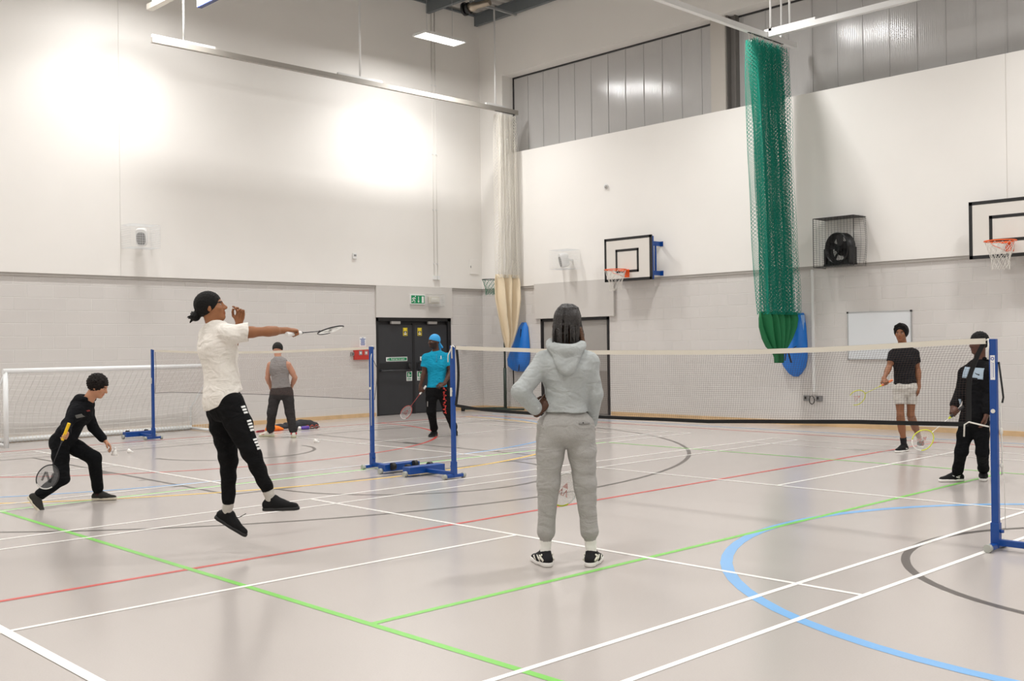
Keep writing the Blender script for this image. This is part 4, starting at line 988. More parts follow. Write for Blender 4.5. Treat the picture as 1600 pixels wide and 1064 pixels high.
def wrinkle(A, f, seed, dirv=(0, 0, 1)):
    d = nrm(dirv); u, v = perp(d)
    def fn(P):
        x, y, z = P @ u, P @ v, P @ d
        w = 0.9 * np.sin(9 * x + seed) + 0.8 * np.sin(11 * y + 2.1 * seed) + 0.5 * np.sin(23 * (x + y) + seed)
        n1 = np.sin(f * z + 2.2 * w) * (0.5 + 0.5 * np.sin(7 * x + 5 * z + seed * 1.3))
        n2 = np.sin(f * 0.6 * (z + x) + 3 * w + seed) * (0.5 + 0.5 * np.sin(8 * y - 6 * z + seed))
        return A * (0.6 * n1 + 0.4 * n2)
    return fn

def frame(fwd, up):
    up = nrm(up); fwd = np.asarray(fwd, float); fwd = nrm(fwd - up * (fwd @ up)); return fwd, up, np.cross(fwd, up)   # forward, up, right

def hand(f, wrist, d, n, side, curl, spread=0.16, thumb_curl=0.5, sc=1.0, k=0.006):
    """d fingers direction, n palm normal (towards what it holds), side: thumb side"""
    d = nrm(d); n = nrm(n - d * (n @ d)); side = nrm(side - d * (side @ d) - n * (side @ n))
    w = np.asarray(wrist, float); pc = w + d * 0.045 * sc
    f.cone(w - d * 0.02, w + d * 0.015, 0.026 * sc, 0.025 * sc, 0.015, w=n, sq=0.75)
    f.ell(pc, d, side, n, 0.052 * sc, 0.041 * sc, 0.017 * sc, 0.012)
    f.ell(w + d * 0.025 * sc + side * 0.022 * sc + n * 0.006, d, side, n, 0.032 * sc, 0.016 * sc, 0.014 * sc, 0.012)
    L = [0.073, 0.080, 0.074, 0.060]
    for i in range(4):
        o = (1.5 - i); base = w + d * 0.083 * sc + side * o * 0.0205 * sc - d * abs(o - 0.5) * 0.004
        a = 0.0; p = base - d * 0.015; r = 0.0088 * sc; dd = nrm(d + side * o * spread)
        f.cone(p, base, r * 1.05, r, k)
        q = base
        for j, fr in enumerate((0.45, 0.30, 0.25)):
            a += curl[i] * (0.9 if j == 0 else 1.1 if j == 1 else 0.8)
            dr = dd * math.cos(a) + n * math.sin(a); q2 = q + dr * L[i] * sc * fr
            f.cone(q, q2, r * (1 - 0.08 * j), r * (0.93 - 0.08 * j), k * 0.6); q = q2
    tb = w + d * 0.022 * sc + side * 0.028 * sc + n * 0.004
    t1 = tb + nrm(d * 0.62 + side * 0.75 + n * 0.25 * thumb_curl * 2) * 0.038 * sc
    t2 = t1 + nrm(d * 0.85 + side * (0.35 - 0.8 * thumb_curl) + n * 0.9 * thumb_curl) * 0.030 * sc
    t3 = t2 + nrm(d * 0.75 + side * (0.1 - 1.0 * thumb_curl) + n * 0.8 * thumb_curl) * 0.024 * sc
    f.cone(tb, t1, 0.0135 * sc, 0.0115 * sc, 0.010); f.cone(t1, t2, 0.0112 * sc, 0.010 * sc, 0.004); f.cone(t2, t3, 0.010 * sc, 0.0085 * sc, 0.004)

SKIN = {}
def skin_mat():
    return mat('skin', 'ffffff', 0.5, vcol=True, noise=0.03, nscale=25, sss=0.06, spec=0.35)

def build_person(label, J, R, skin, hair, top, legs, shoes, h=0.007, build=1.0, hs=1.0, headf=None, headu=None, hands=None, torsof=None, foot=None, group=None, extra=None, sex='m'):
    """J: joints in world space. R: radii options. headf/headu head forward and up. torsof chest forward."""
    J = {k: np.asarray(v, float) for k, v in J.items()}
    pel = (J['hipL'] + J['hipR']) / 2; nb = J['neck']
    base = np.array([pel[0], pel[1], 0.0]) if foot is None else np.asarray(foot, float)
    root = thing('person', label, 'person', tuple(base), 0, group)
    upv = nrm(nb - pel); shr = nrm(J['shR'] - J['shL']); tf, tu, tr = frame(np.cross(upv, shr), upv)
    tr = np.cross(tf, tu)
    hipr = nrm(J['hipR'] - J['hipL']); pf, pu, pr_ = frame(np.cross(upv, hipr), upv)
    TL = np.linalg.norm(nb - pel); B = build
    for q in 'LR': J['sh' + q] = J['sh' + q] - upv * 0.022
    allp = np.array(list(J.values())); lo = allp.min(0) - 0.34; hi = allp.max(0) + 0.34
    hf, hu, hr = frame(headf, headu if headu is not None else (0, 0, 1))
    hc = J['head']
    def torso(f, e, k, lower=True, upper=True, pelv=True):
        ab = pel + upv * TL * 0.30; ch = pel + upv * TL * 0.68
        if pelv: f.ell(pel + upv * 0.03, pr_, pf, pu, 0.150 * B + e, 0.108 * B + e, 0.13 + e, k)
        f.ell(ab, nrm(pr_ + tr), nrm(pf + tf), upv, 0.132 * B + e, 0.100 * B + e, TL * 0.36, k + 0.03)
        f.ell(ch, tr, tf, upv, 0.152 * B + e, 0.112 * B + e, TL * 0.36, k + 0.02)
        for q, sh in ((1, J['shR']), (-1, J['shL'])):
            f.cone(nb - upv * 0.035 + tr * q * 0.02, sh + upv * 0.004, 0.050 * B + e, 0.040 * B + e, k + 0.03)
            f.cone(ch + tr * q * 0.06 * B + tf * 0.02, sh - upv * 0.03, 0.085 * B + e * .7, 0.050 * B + e * 0.7, k + 0.02)
            f.ell(ch + tr * q * 0.065 * B - tf * 0.03 + upv * 0.03, tr, tf, upv, 0.08 * B + e, 0.075 * B + e, 0.11, k + 0.02)
    # ---- body
    f = Field(lo, hi, h)
    torso(f, -0.012, 0.02)
    ua, fa = R.get('ua', 0.044), R.get('fa', 0.037)
    for q in 'LR':
        sh, el, wr = J['sh' + q], J['el' + q], J['wr' + q]
        f.cone(sh, el, ua * 1.08, ua * 0.80, 0.02); m = sh + (el - sh) * 0.45; f.cone(sh + (el - sh) * 0.3, sh + (el - sh) * 0.62, ua * 1.0, ua * 0.98, 0.02)
        f.cone(el, wr, fa * 0.98, fa * 0.66, 0.012); f.cone(el + (wr - el) * 0.12, el + (wr - el) * 0.42, fa * 1.1, fa * 1.0, 0.015)
        hp, kn, an = J['hip' + q], J['kn' + q], J['an' + q]
        th, cf_ = R.get('th', 0.078), (R.get('calf', 0.05) if legs['kind'] == 'shorts' else 0.036)
        f.cone(hp, kn, th * 1.05, th * 0.68, 0.03); kd = nrm(kn - hp); kz = nrm(an - kn)
        back = nrm(kd - kz) if np.linalg.norm(kd - kz) > 0.1 else pf; back = -pf if back @ pf > 0.2 or True else back
        f.cone(kn, an, max(cf_, 0.04) * 0.95, cf_ * 0.66, 0.02); f.cone(kn + (an - kn) * 0.12 + back * 0.016, kn + (an - kn) * 0.5 + back * 0.014, cf_ * 1.08, cf_ * 0.95, 0.02)
    # neck and head
    f.cone(nb - upv * 0.03, hc - hu * 0.05 - hf * 0.018, 0.060 * hs, 0.054 * hs, 0.03)
    S = hs
    f.ell(hc + hu * 0.028 * S - hf * 0.012 * S, hr, hf, hu, 0.074 * S, 0.096 * S, 0.093 * S, 0.0)
    f.ell(hc - hu * 0.035 * S + hf * 0.022 * S, hr, hf, hu, 0.060 * S, 0.066 * S, 0.078 * S, 0.03 * S)
    f.ell(hc - hu * 0.090 * S + hf * 0.062 * S, hr, hf, hu, 0.026 * S, 0.022 * S, 0.020 * S, 0.025 * S)
    f.ell(hc + hu * 0.022 * S + hf * 0.080 * S, hr, hf, hu, 0.048 * S, 0.012 * S, 0.011 * S, 0.012 * S)
    for q in (-1, 1):
        f.ell(hc + hf * 0.088 * S + hr * q * 0.031 * S + hu * 0.004 * S, hr, hf, hu, 0.017 * S, 0.011 * S, 0.010 * S, 0.010 * S, sub=True)
        f.ell(hc + hf * 0.070 * S + hr * q * 0.031 * S + hu * 0.004 * S, hr, hf, hu, 0.014 * S, 0.0135 * S, 0.011 * S, 0.003)
        f.ell(hc - hf * 0.005 * S + hr * q * 0.076 * S - hu * 0.005 * S, nrm(hf + hr * q * 0.3), nrm(hr * q - hf * 0.3), hu, 0.018 * S, 0.008 * S, 0.031 * S, 0.006)
        f.ell(hc + hf * 0.060 * S + hr * q * 0.04 * S - hu * 0.022 * S, hr, hf, hu, 0.022 * S, 0.018 * S, 0.018 * S, 0.02 * S)
    f.cone(hc + hf * 0.084 * S + hu * 0.010 * S, hc + hf * 0.106 * S - hu * 0.026 * S, 0.0085 * S, 0.012 * S, 0.010 * S)
    f.cone(hc + hf * 0.092 * S - hu * 0.030 * S - hr * 0.010 * S, hc + hf * 0.092 * S - hu * 0.030 * S + hr * 0.010 * S, 0.010 * S, 0.010 * S, 0.006 * S)
    f.cone(hc + hf * 0.084 * S - hu * 0.054 * S - hr * 0.014 * S, hc + hf * 0.084 * S - hu * 0.054 * S + hr * 0.014 * S, 0.0085 * S, 0.0085 * S, 0.005 * S, w=hu, sq=0.75)
    f.cone(hc + hf * 0.081 * S - hu * 0.066 * S - hr * 0.012 * S, hc + hf * 0.081 * S - hu * 0.066 * S + hr * 0.012 * S, 0.0095 * S, 0.0095 * S, 0.005 * S, w=hu, sq=0.8)
    for q in 'LR':
        hd = hands[q]; hand(f, J['wr' + q], hd['d'], hd['n'], hd['s'], hd.get('curl', (0.3, 0.35, 0.4, 0.45)), hd.get('spread', 0.12), hd.get('thumb', 0.4), R.get('hand', 1.0))
    f.V = np.maximum(f.V, -1)
    sk = np.array(srgb(skin)); hcol = np.array(srgb(hair.get('color', '14110f')))
    def col(P):
        C = np.tile(sk, (len(P), 1)); q = (P - hc) / S; x, y, z = q @ hr, q @ hf, q @ hu
        C[(y > 0.068) & (np.abs(x) < 0.025) & (z < -0.045) & (z > -0.076)] = sk * np.array([0.92, 0.74, 0.74])
        eye = (y > 0.066) & (((np.abs(x) - 0.031) / 0.0135) ** 2 + ((z - 0.004) / 0.0062) ** 2 < 1); C[eye] = np.array([0.36, 0.32, 0.30])
        iris = (y > 0.066) & (((np.abs(x) - 0.031) / 0.0062) ** 2 + ((z - 0.004) / 0.0068) ** 2 < 1); C[iris] = np.array([0.02, 0.012, 0.008])
        brow = (y > 0.055) & (np.abs(np.abs(x) - 0.033) < 0.019) & (np.abs(z - 0.0235 + 0.1 * np.abs(np.abs(x) - 0.03)) < 0.0045); C[brow] = hcol
        if hair.get('beard'):
            bd = (z < -0.030 + 0.3 * np.abs(x)) & (y > -0.02) & (z > -0.125) & ~((y > 0.068) & (np.abs(x) < 0.022) & (z < -0.045) & (z > -0.074)) & ~((np.abs(x) < 0.012) & (z > -0.036)); C[bd] = C[bd] * 0.3 + hcol * 0.5
        return C
    f.make('body', skin_mat(), root, col)
    # ---- hair
    M_h = mat('hair_' + hair.get('color', '14110f'), hair.get('color', '14110f'), hair.get('rough', 0.65), bump=0.8, bscale=hair.get('bscale', 90), spec=hair.get('spec', 0.2))
    st = hair['style']
    hl, hh_ = hc - 0.30, hc + 0.30
    f = Field(hl, hh_, min(h, 0.006))
    def cap_(e, back=0.0): f.ell(hc + hu * 0.034 * S - hf * (0.018 + back) * S, hr, hf, hu, (0.080 + e) * S, (0.096 + e) * S, (0.092 + e) * S, 0.0)
    def faceoff(line=0.052, low=-0.03, side=0.030):
        f.ell(hc + hf * 0.10 * S - hu * 0.045 * S, hr, hf, hu, 0.085 * S, 0.085 * S, (0.045 + line) * S, 0.004, sub=True)
        f.cut(hc + hu * low * S, -nrm(hu * 0.9 - hf * 0.35))
    if st in ('curly', 'short', 'wave', 'bun', 'beanie', 'durag'):
        e = {'curly': hair.get('e', 0.014), 'short': 0.004, 'wave': 0.018, 'bun': 0.008, 'beanie': 0.010, 'durag': 0.007}[st]
        cap_(e)
        if st == 'wave':
            pass
        if st == 'beanie':
            f.cut(hc - hu * 0.005 * S, -hu)
        elif st == 'durag':
            f.cut(hc + hu * 0.012 * S, -nrm(hu - hf * 0.25))
            for (o0, o1, r0, r1) in ((-0.105, -0.13, 0.016, 0.024), ):
                kn_ = hc - hf * 0.10 * S - hu * 0.005 * S; f.ell(kn_, hr, hf, hu, 0.022, 0.022, 0.022, 0.01)
                f.cone(kn_, kn_ - hf * 0.03 - hu * 0.14 + hr * 0.02, 0.014, 0.024, 0.01); f.cone(kn_, kn_ - hf * 0.05 - hu * 0.09 - hr * 0.02, 0.012, 0.018, 0.01)
        else: faceoff({'wave': 0.064, 'curly': 0.046}.get(st, 0.052), {'bun': -0.055}.get(st, -0.045))
        if st == 'wave':
            for q in (-1, 1):
                f.cone(hc + hf * .060 * S + hu * .124 * S + hr * q * .006, hc + hf * .072 * S + hu * .098 * S + hr * q * .052 * S, .022, .018, .015)
                f.cone(hc + hf * .072 * S + hu * .098 * S + hr * q * .052 * S, hc + hf * .045 * S + hu * .060 * S + hr * q * .078 * S, .018, .012, .012)
                f.cone(hc + hf * .045 * S + hu * .060 * S + hr * q * .074 * S, hc + hf * .012 * S - hu * .005 * S + hr * q * .078 * S, .012, .007, .01)
        if st == 'curly': f.displace(lambda P: hair.get('amp', 0.009) * np.sin(150 * P[:, 0] + 2 * np.sin(90 * P[:, 2])) * np.sin(140 * P[:, 1] + 1) * np.sin(130 * P[:, 2]))
        if st in ('short', 'wave', 'bun'): f.displace(lambda P: (0.0012 if st == 'wave' else 0.003) * np.sin(230 * P[:, 0] + 2 * np.sin(140 * P[:, 2])) * np.sin(210 * P[:, 1] + 1) * np.sin(190 * P[:, 2]))
        if st == 'bun':
            bc = hc - hf * 0.128 * S - hu * 0.032 * S
            f.ell(bc, hr, hf, hu, 0.038, 0.038, 0.038, 0.02); rr = np.random.default_rng(3)
            for i in range(16):
                v = nrm(rr.normal(size=3)); f.cone(bc, bc + v * 0.04 - hf * 0.014, 0.014, 0.006, 0.006)
            f.cone(bc, bc - hf * 0.05 - hu * 0.035, 0.012, 0.006, 0.004); f.cone(bc, bc - hf * 0.065 + hu * 0.01, 0.008, 0.003, 0.004)
    if st == 'dreads':
        cap_(0.006); f.cut(hc - hu * 0.02 * S, -hu); rr = np.random.default_rng(5)
        for i in range(64):
            a = -PI + 2 * PI * i / 64 + rr.normal() * 0.05; ring = i % 3
            dv = math.cos(a) * hf + math.sin(a) * hr
            if math.cos(a) > 0.5 or (math.sin(a) < 0 and math.cos(a) > 0.1): continue
            o_ = 0.004 * ring
            p0 = hc + hu * 0.128 * S + dv * 0.016 * S - hf * 0.015; p0a = hc + hu * (0.118 + o_) * S + dv * 0.046 * S - hf * 0.015; p0b = hc + hu * (0.096 + o_) * S + dv * (0.071 + o_) * S - hf * 0.014; p1 = hc + hu * (0.052) * S + dv * (0.091 + o_) * S - hf * 0.008; p1b = hc - hu * 0.01 * S + dv * (0.101 + o_) * S
            if math.cos(a) > 0.3: ln = 0.05
            else: ln = 0.115 + rr.random() * 0.03
            p2 = p1b - hu * ln * S + dv * (0.012 * rr.normal() + 0.002); mid = (p1b + p2) / 2 + dv * 0.006
            r = 0.0074 + 0.002 * rr.random()
            f.cone(p0, p0a, r, r, 0.002); f.cone(p0a, p0b, r, r, 0.002); f.cone(p0b, p1, r, r, 0.003); f.cone(p1, p1b, r, r, 0.003); f.cone(p1b, mid, r, r * 0.95, 0.003); f.cone(mid, p2, r * 0.95, r * 0.75, 0.003)
    if st == 'beanie': hm = mat('cap_black', '171614', 0.85)
    elif st == 'durag': hm = mat('durag_blue', '2a9ad6', 0.55)
    else: hm = M_h
    f.make({'beanie': 'cap', 'durag': 'durag'}.get(st, 'hair'), hm, root)
    # ---- legwear
    lg = legs; M_l = mat(lg['name'], lg['color'], 0.92, spec=0.12, noise=lg.get('noise', 0.06), nscale=lg.get('nscale', 60), bump=0.25, bscale=350, folds=lg.get('folds', 0.55))
    f = Field(lo, hi, h); e = lg.get('e', 0.018)
    wl = pel + upv * lg.get('waist', 0.10)
    f.ell(pel + upv * 0.02, pr_, pf, pu, 0.150 * B + e, 0.112 * B + e, 0.15, 0.02)
    f.ell(pel - pf * 0.045 - upv * 0.02, pr_, pf, pu, 0.125 * B + e, 0.075 * B + e, 0.10, 0.03)
    for q in 'LR':
        hp, kn, an = J['hip' + q], J['kn' + q], J['an' + q]; th = R.get('th', 0.078)
        if lg['kind'] == 'shorts':
            m = hp + (kn - hp) * lg.get('len', 0.72); f.cone(hp, m, th + 0.022, th + 0.012, 0.012, flat=1)
        else:
            t0, t1, t2 = lg.get('r', (0.102, 0.072, 0.058))
            mt_ = hp + (kn - hp) * .42; f.cone(hp, mt_, t0, t0 * .93, 0.030); f.cone(mt_, kn, t0 * .93, t1, 0.02); en = lg.get('end', 0.97); ce = kn + (an - kn) * (en - 0.11); ce2 = kn + (an - kn) * en
            f.cone(kn, ce, t1, t2, 0.03); 
            if lg.get('bunch'): f.cone(kn + (an - kn) * (en - .26), kn + (an - kn) * (en - .14), t2 * 0.98, t2 * 1.14, 0.02)
            f.cone(ce - (an - kn) * 0.02, ce2, t2 * 0.80, t2 * 0.76, 0.006, flat=1)
    f.cut(wl, upv)
    f.displace(wrinkle(lg.get('wr', 0.004), lg.get('wf', 55), 1.7 + lo[0]))
    f.make('shorts' if lg['kind'] == 'shorts' else 'trousers', M_l, root)
    # ---- top
    tp = top; M_t = mat(tp['name'], tp['color'], 0.92, spec=0.12, noise=tp.get('noise', 0.05), nscale=tp.get('nscale', 60), bump=0.25, bscale=350, folds=tp.get('folds', 0.6))
    f = Field(lo, hi, h); e = tp.get('e', 0.012); kd = tp['kind']
    torso(f, e, 0.025)
    if tp.get('hemr'): f.cone(pel + upv * 0.60 * TL, pel + upv * (tp.get('hem', 0.0) - 0.03), 0.150 * B, 0.14 * B + tp['hemr'] * .5, 0.05, w=tf, sq=0.78)
    if tp.get('hemr'): f.ell(pel + upv * .02 - pf * .022, pr_, pf, pu, .150 * B + e, .126 * B + e, .2, .03)
    f.cut(pel + upv * tp.get('hem', 0.0), nrm(-upv + tp.get('hemtilt', 0) * pf))
    if kd == 'vest':
        for q, sh in ((1, J['shR']), (-1, J['shL'])):
            f.ell(sh + tr * q * 0.03, tr, tf, upv, 0.055, 0.12, 0.13, 0.02, sub=True)
    for q in 'LR':
        sh, el, wr = J['sh' + q], J['el' + q], J['wr' + q]
        if kd in ('tee', 'polo'):
            m = sh + (el - sh) * tp.get('slv', 0.55); f.cone(sh, m, ua + 0.022, ua + tp.get('slvr', 0.020), 0.03, flat=1)
        if kd in ('hoodie', 'jacket'):
            f.cone(sh, el, ua + 0.026, ua + 0.014, 0.035); m = el + (wr - el) * 0.80; m2 = el + (wr - el) * 0.96
            f.cone(el, m, ua + 0.014, fa + 0.012, 0.02); f.cone(m - (wr - el) * 0.03, m2, fa + 0.003, fa * 0.9, 0.006, flat=1)
    if kd in ('hoodie', 'jacket') and tp.get('hem', 0) < 0.2:
        hm_ = pel + upv * tp.get('hem', 0.0); 
    f.ell(hc - hu * 0.10 + hf * 0.01, hr, hf, hu, 0.056, 0.062, 0.070, 0.010, sub=True)
    f.displace(wrinkle(tp.get('wr', 0.005), tp.get('wf', 50), 0.6 + lo[1], upv + tr * 0.5))
    f.make({'tee': 'tee_shirt', 'polo': 'polo_shirt', 'vest': 'vest', 'hoodie': 'hoodie', 'jacket': 'jacket'}[kd], M_t, root)
    if tp.get('hood'):
        f = Field(nb - 0.28, nb + 0.28, min(h, 0.006)); s_ = tp['hood']
        for i in range(15):
            a = -0.12 + (PI + 0.24) * i / 14; a2 = -0.12 + (PI + 0.24) * (i + 1) / 14
            rr_ = lambda t: nb + tr * math.cos(t) * 0.098 * s_ - tf * (0.01 + math.sin(t) * 0.100 * s_) + upv * (0.045 * s_ - 0.017 - 0.045 * math.sin(t))
            f.cone(rr_(a), rr_(a2), 0.026 + 0.016 * math.sin(min(PI, max(0, a))), 0.026 + 0.016 * math.sin(min(PI, max(0, a2))), 0.015)
        for i in range(9):
            q = -1 + 2 * i / 8; top_ = nb + tr * q * 0.07 * s_ - tf * 0.085 * s_ - upv * 0.02; bot = nb + tr * q * 0.045 * s_ - tf * 0.125 * s_ - upv * (0.135 - 0.04 * q * q) * s_
            f.cone(top_, bot, 0.026, 0.022, 0.03)
        f.displace(wrinkle(0.004, 60, 2.0)); f.make('hood', M_t, root)
    # ---- shoes and socks
    for q in 'LR':
        sp = shoes[q]; an = J['an' + q]; td = nrm(sp['toe']); su = sp.get('up', np.array([0, 0, 1.0])); su = nrm(su - td * (su @ td)); sd = np.cross(td, su)
        sc = sp.get('len', 0.285) / 0.285; ah = 0.085 * sc
        hb = an - su * ah - td * 0.055 * sc           # heel bottom on the ground side
        sw = 0.040 * sc
        f = Field(an - 0.3, an + 0.3, 0.0065 if h > 0.0062 else 0.006)
        f.cone(hb + su * 0.045 * sc + td * 0.015, hb + su * 0.042 * sc + td * 0.13 * sc, 0.038 * sc, 0.040 * sc, 0.03)
        f.cone(hb + su * 0.045 * sc + td * 0.11 * sc, hb + su * 0.026 * sc + td * 0.225 * sc, 0.042 * sc, 0.034 * sc, 0.03, w=su, sq=0.85)
        f.cone(hb + su * 0.05 * sc + td * 0.03, an + su * 0.012 - td * 0.006, 0.037 * sc, 0.040 * sc, 0.02, flat=1)
        f.cone(hb + su * 0.06 * sc + td * 0.10 * sc, an + td * 0.02, 0.03 * sc, 0.034 * sc, 0.03)
        f.cut(hb + su * 0.018 * sc, -su)
        so = f.make('shoe', mat(sp['name'], sp['color'], 0.7, spec=0.15, bump=0.2, bscale=150), root)
        f = Field(an - 0.3, an + 0.3, 0.0065 if h > 0.0062 else 0.006); th_ = sp.get('sole', 0.026) * sc
        f.cone(hb + su * th_ * 0.5 + td * 0.018, hb + su * th_ * 0.5 + td * 0.13 * sc, 0.041 * sc, 0.040 * sc, 0.02)
        f.cone(hb + su * th_ * 0.5 + td * 0.13 * sc, hb + su * th_ * 0.5 + td * 0.228 * sc, 0.045 * sc, 0.038 * sc, 0.02)
        f.cut(hb + su * th_, su); f.cut(hb, -su)
        f.make('sole', mat(sp['sname'], sp['scolor'], 0.6), so)
        # laces
        b = MB()
        for i in range(4):
            c = hb + su * (0.104 - 0.0125 * i) * sc + td * (0.085 + 0.022 * i) * sc
            b.tube([c - sd * 0.022 + su * -0.010, c + su * 0.002, c + sd * 0.022 + su * -0.010], 0.0032, 5)
        b.build('laces', mat(sp.get('lname', 'lace_black'), sp.get('lcolor', '1b1b1b'), 0.8), so)
        if sp.get('patch'):
            for sgn in (-1, 1):
              for (t0, z0, t1, z1, wd) in sp['patch']:
                    b = MB()
                    P0 = hb + td * t0 * sc + su * z0 * sc + sd * sgn * 0.0415 * sc; P1 = hb + td * t1 * sc + su * z1 * sc + sd * sgn * 0.0415 * sc
                    b.tube([P0, (P0 + P1) / 2 + sd * sgn * 0.002, P1], [wd, wd, wd * 0.6], 6)
                    b.build('side_stripe', mat(sp['pname'], sp['pcolor'], 0.6), so)
        if sp.get('sock'):
            f = Field(an - 0.25, an + 0.25, 0.0065); kn = J['kn' + q]; f.cone(an - su * 0.03, an + (kn - an) * sp.get('sockh', 0.28), 0.037 * sc, sp.get('sockr', 0.042), 0.01, flat=1)
            f.displace(wrinkle(0.002, 140, 1)); f.make('sock', mat(sp['sock'][0], sp['sock'][1], 0.9), root)
    return dict(root=root, tf=tf, tu=upv, tr=tr, pel=pel, nb=nb, pf=pf, pr=pr_, TL=TL, hf=hf, hu=hu, hr=hr, hc=hc)

# ------------------------------------------------------------------ badminton rackets
def racket(label, butt, axis, face, frame_c, frame_c2, grip_c, shaft_c, logo=None, logo_c=None, dens=1.0, string_c='d9d9d6', grip_w=0.0145):
    """butt: end of the grip, axis: towards the head, face: normal of the string bed"""
    butt = np.asarray(butt, float); a = nrm(axis); n = nrm(face - a * (np.asarray(face) @ a)); sd = np.cross(a, n)
    t = thing('badminton_racket', label, 'racket', tuple(butt))
    pt = lambda u, v, w=0.0: butt + a * u + sd * v + n * w
    b = MB(); b.tube([pt(-0.002, 0), pt(0.006, 0), pt(0.17, 0), pt(0.175, 0)], [grip_w * 1.1, grip_w * 1.15, grip_w, grip_w * .9], 8, smooth=False)
    for k in range(9): b.tube([pt(0.012 + k * 0.018, 0), pt(0.016 + k * 0.018, 0)], [grip_w * 1.06, grip_w * 1.06], 8)
    b.build('grip', mat('grip_' + grip_c, grip_c, 0.7), t)
    b = MB(); b.tube([pt(0.173, 0), pt(0.205, 0)], [grip_w * 0.9, 0.005], 10); b.build('cone_cap', mat('racket_' + frame_c, frame_c, 0.35), t)
    b = MB(); b.tube([pt(0.2, 0), pt(0.425, 0)], 0.0038, 8); b.cyl(pt(0.405, 0), pt(0.432, 0), 0.006, 8); b.build('shaft', mat('racket_' + shaft_c, shaft_c, 0.35), t)
    hc_, ha, hb_ = 0.553, 0.122, 0.098
    ring = [pt(hc_ + ha * math.cos(q), hb_ * math.sin(q) * (1 + 0.06 * math.cos(q))) for q in np.linspace(0, 2 * PI, 49)]
    n1 = 49 // 4
    order = ring[:-1]
    b = MB(); b.tube(order[6:43], 0.0058, 8); b.build('frame', mat('racket_' + frame_c, frame_c, 0.35), t)
    b = MB(); b.tube(order[42:] + order[:7], 0.0058, 8); b.build('frame_tip', mat('racket_' + frame_c2, frame_c2, 0.35), t)
    P = []
    for v in np.linspace(-0.9, 0.9, int(20 * dens)):
        x = v * hb_; hgt = ha * math.sqrt(max(0, 1 - v * v)); P.append(np.array([pt(hc_ - hgt, x), pt(hc_ + hgt, x)]))
    for v in np.linspace(-0.9, 0.9, int(22 * dens)):
        y = v * ha; wd = hb_ * math.sqrt(max(0, 1 - v * v)); P.append(np.array([pt(hc_ + y, -wd), pt(hc_ + y, wd)]))
    strands(P, 0.0009, 'strings', mat('strings_' + string_c, string_c, 0.5), t)
    if logo:
        P = []
        dx = hb_ * 0.085
        for (p0, p1, p2) in logo:      # triangles filled with painted string segments
            tri = np.array([p0, p1, p2], float)
            for v in np.arange(tri[:, 1].min(), tri[:, 1].max(), 0.0028):
                xs = []
                for i in range(3):
                    A, B_ = tri[i], tri[(i + 1) % 3]
                    if (A[1] - v) * (B_[1] - v) < 0: xs.append(A[0] + (B_[0] - A[0]) * (v - A[1]) / (B_[1] - A[1]))
                if len(xs) == 2: P.append(np.array([pt(hc_ + v, xs[0], 0.0012), pt(hc_ + v, xs[1], 0.0012)]))
        if P: strands(P, 0.0011, 'string_logo', mat('logo_' + logo_c, logo_c, 0.6), t)
    return t
YY = [((-0.045, 0.045), (-0.03, 0.045), (-0.018, 0.0)), ((-0.012, 0.045), (0.0, 0.045), (-0.018, 0.0)), ((0.0, 0.045), (0.012, 0.045), (0.018, 0.0)), ((0.03, 0.045), (0.045, 0.045), (0.018, 0.0)),
      ((-0.026, 0.018), (-0.010, 0.018), (-0.018, -0.01)), ((0.010, 0.018), (0.026, 0.018), (0.018, -0.01)), ((-0.024, -0.012), (0.024, -0.012), (0.0, -0.055))]
NN = [((-0.05, 0.05), (-0.03, 0.055), (-0.045, -0.05)), ((-0.045, -0.05), (-0.025, -0.045), (-0.03, 0.055)), ((-0.05, 0.05), (-0.028, 0.055), (0.045, -0.045)), ((0.045, -0.045), (0.02, -0.05), (-0.05, 0.05)), ((0.045, -0.045), (0.025, -0.05), (0.03, 0.05)), ((0.03, 0.05), (0.05, 0.045), (0.045, -0.045))]
def grip_hand(wr, el, axis, side_up):
    """palm direction for a hand wrapped round a handle running along axis"""
    a = nrm(axis); e = nrm(np.asarray(wr) - np.asarray(el)); d = e - a * (e @ a) * 0.75
    return nrm(d)
from mathutils.bvhtree import BVHTree
def decal(name, m, root, target, origin, X, Y, ww, hh, nx, ny, inside=None, off=0.003):
    me = target.data; loc = np.array(worldmat(target.parent).translation)
    bv = BVHTree.FromPolygons([Vector(np.array(v.co) + loc) for v in me.vertices], [tuple(p.vertices) for p in me.polygons])
    X = nrm(X); Y = nrm(Y); D = nrm(np.cross(X, Y)); origin = np.asarray(origin, float)
    G = {}; V = []; F = []
    for i in range(nx + 1):
        for j in range(ny + 1):
            p = origin + X * ww * (i / nx - .5) + Y * hh * (j / ny - .5)
            hit, no, _, _ = bv.ray_cast(Vector(p + D * 0.5), Vector(-D), 0.60)
            if hit is not None: G[i, j] = len(V); V.append(np.array(hit) + np.array(no) * off * (1 if no.dot(Vector(D)) > 0 else -1))
    for i in range(nx):
        for j in range(ny):
            if inside is None or inside((i + .5) / nx, (j + .5) / ny):
                k = [(i, j), (i + 1, j), (i + 1, j + 1), (i, j + 1)]
                if all(q in G for q in k): F.append([G[q] for q in k])
    if not F: return None
    b = MB(); b.add(V, F, True); o = b.build(name, m, root)
    md = o.modifiers.new('Solidify', 'SOLIDIFY'); md.thickness = 0.002; md.offset = 1
    return o
def child(P, n): return [c for c in P['root'].children if c.name.split('.')[0] == n][0]
def jx(D, spec): return {k: at(v[0], v[1], D + (v[2] if len(v) > 2 else 0)) for k, v in spec.items()}
def gfoot(heel, toe, sc=1.0):
    h_ = ground(*heel); t_ = ground(*toe); d = nrm(t_ - h_); return h_ + d * 0.055 * sc + np.array([0, 0, 0.087 * sc]), d
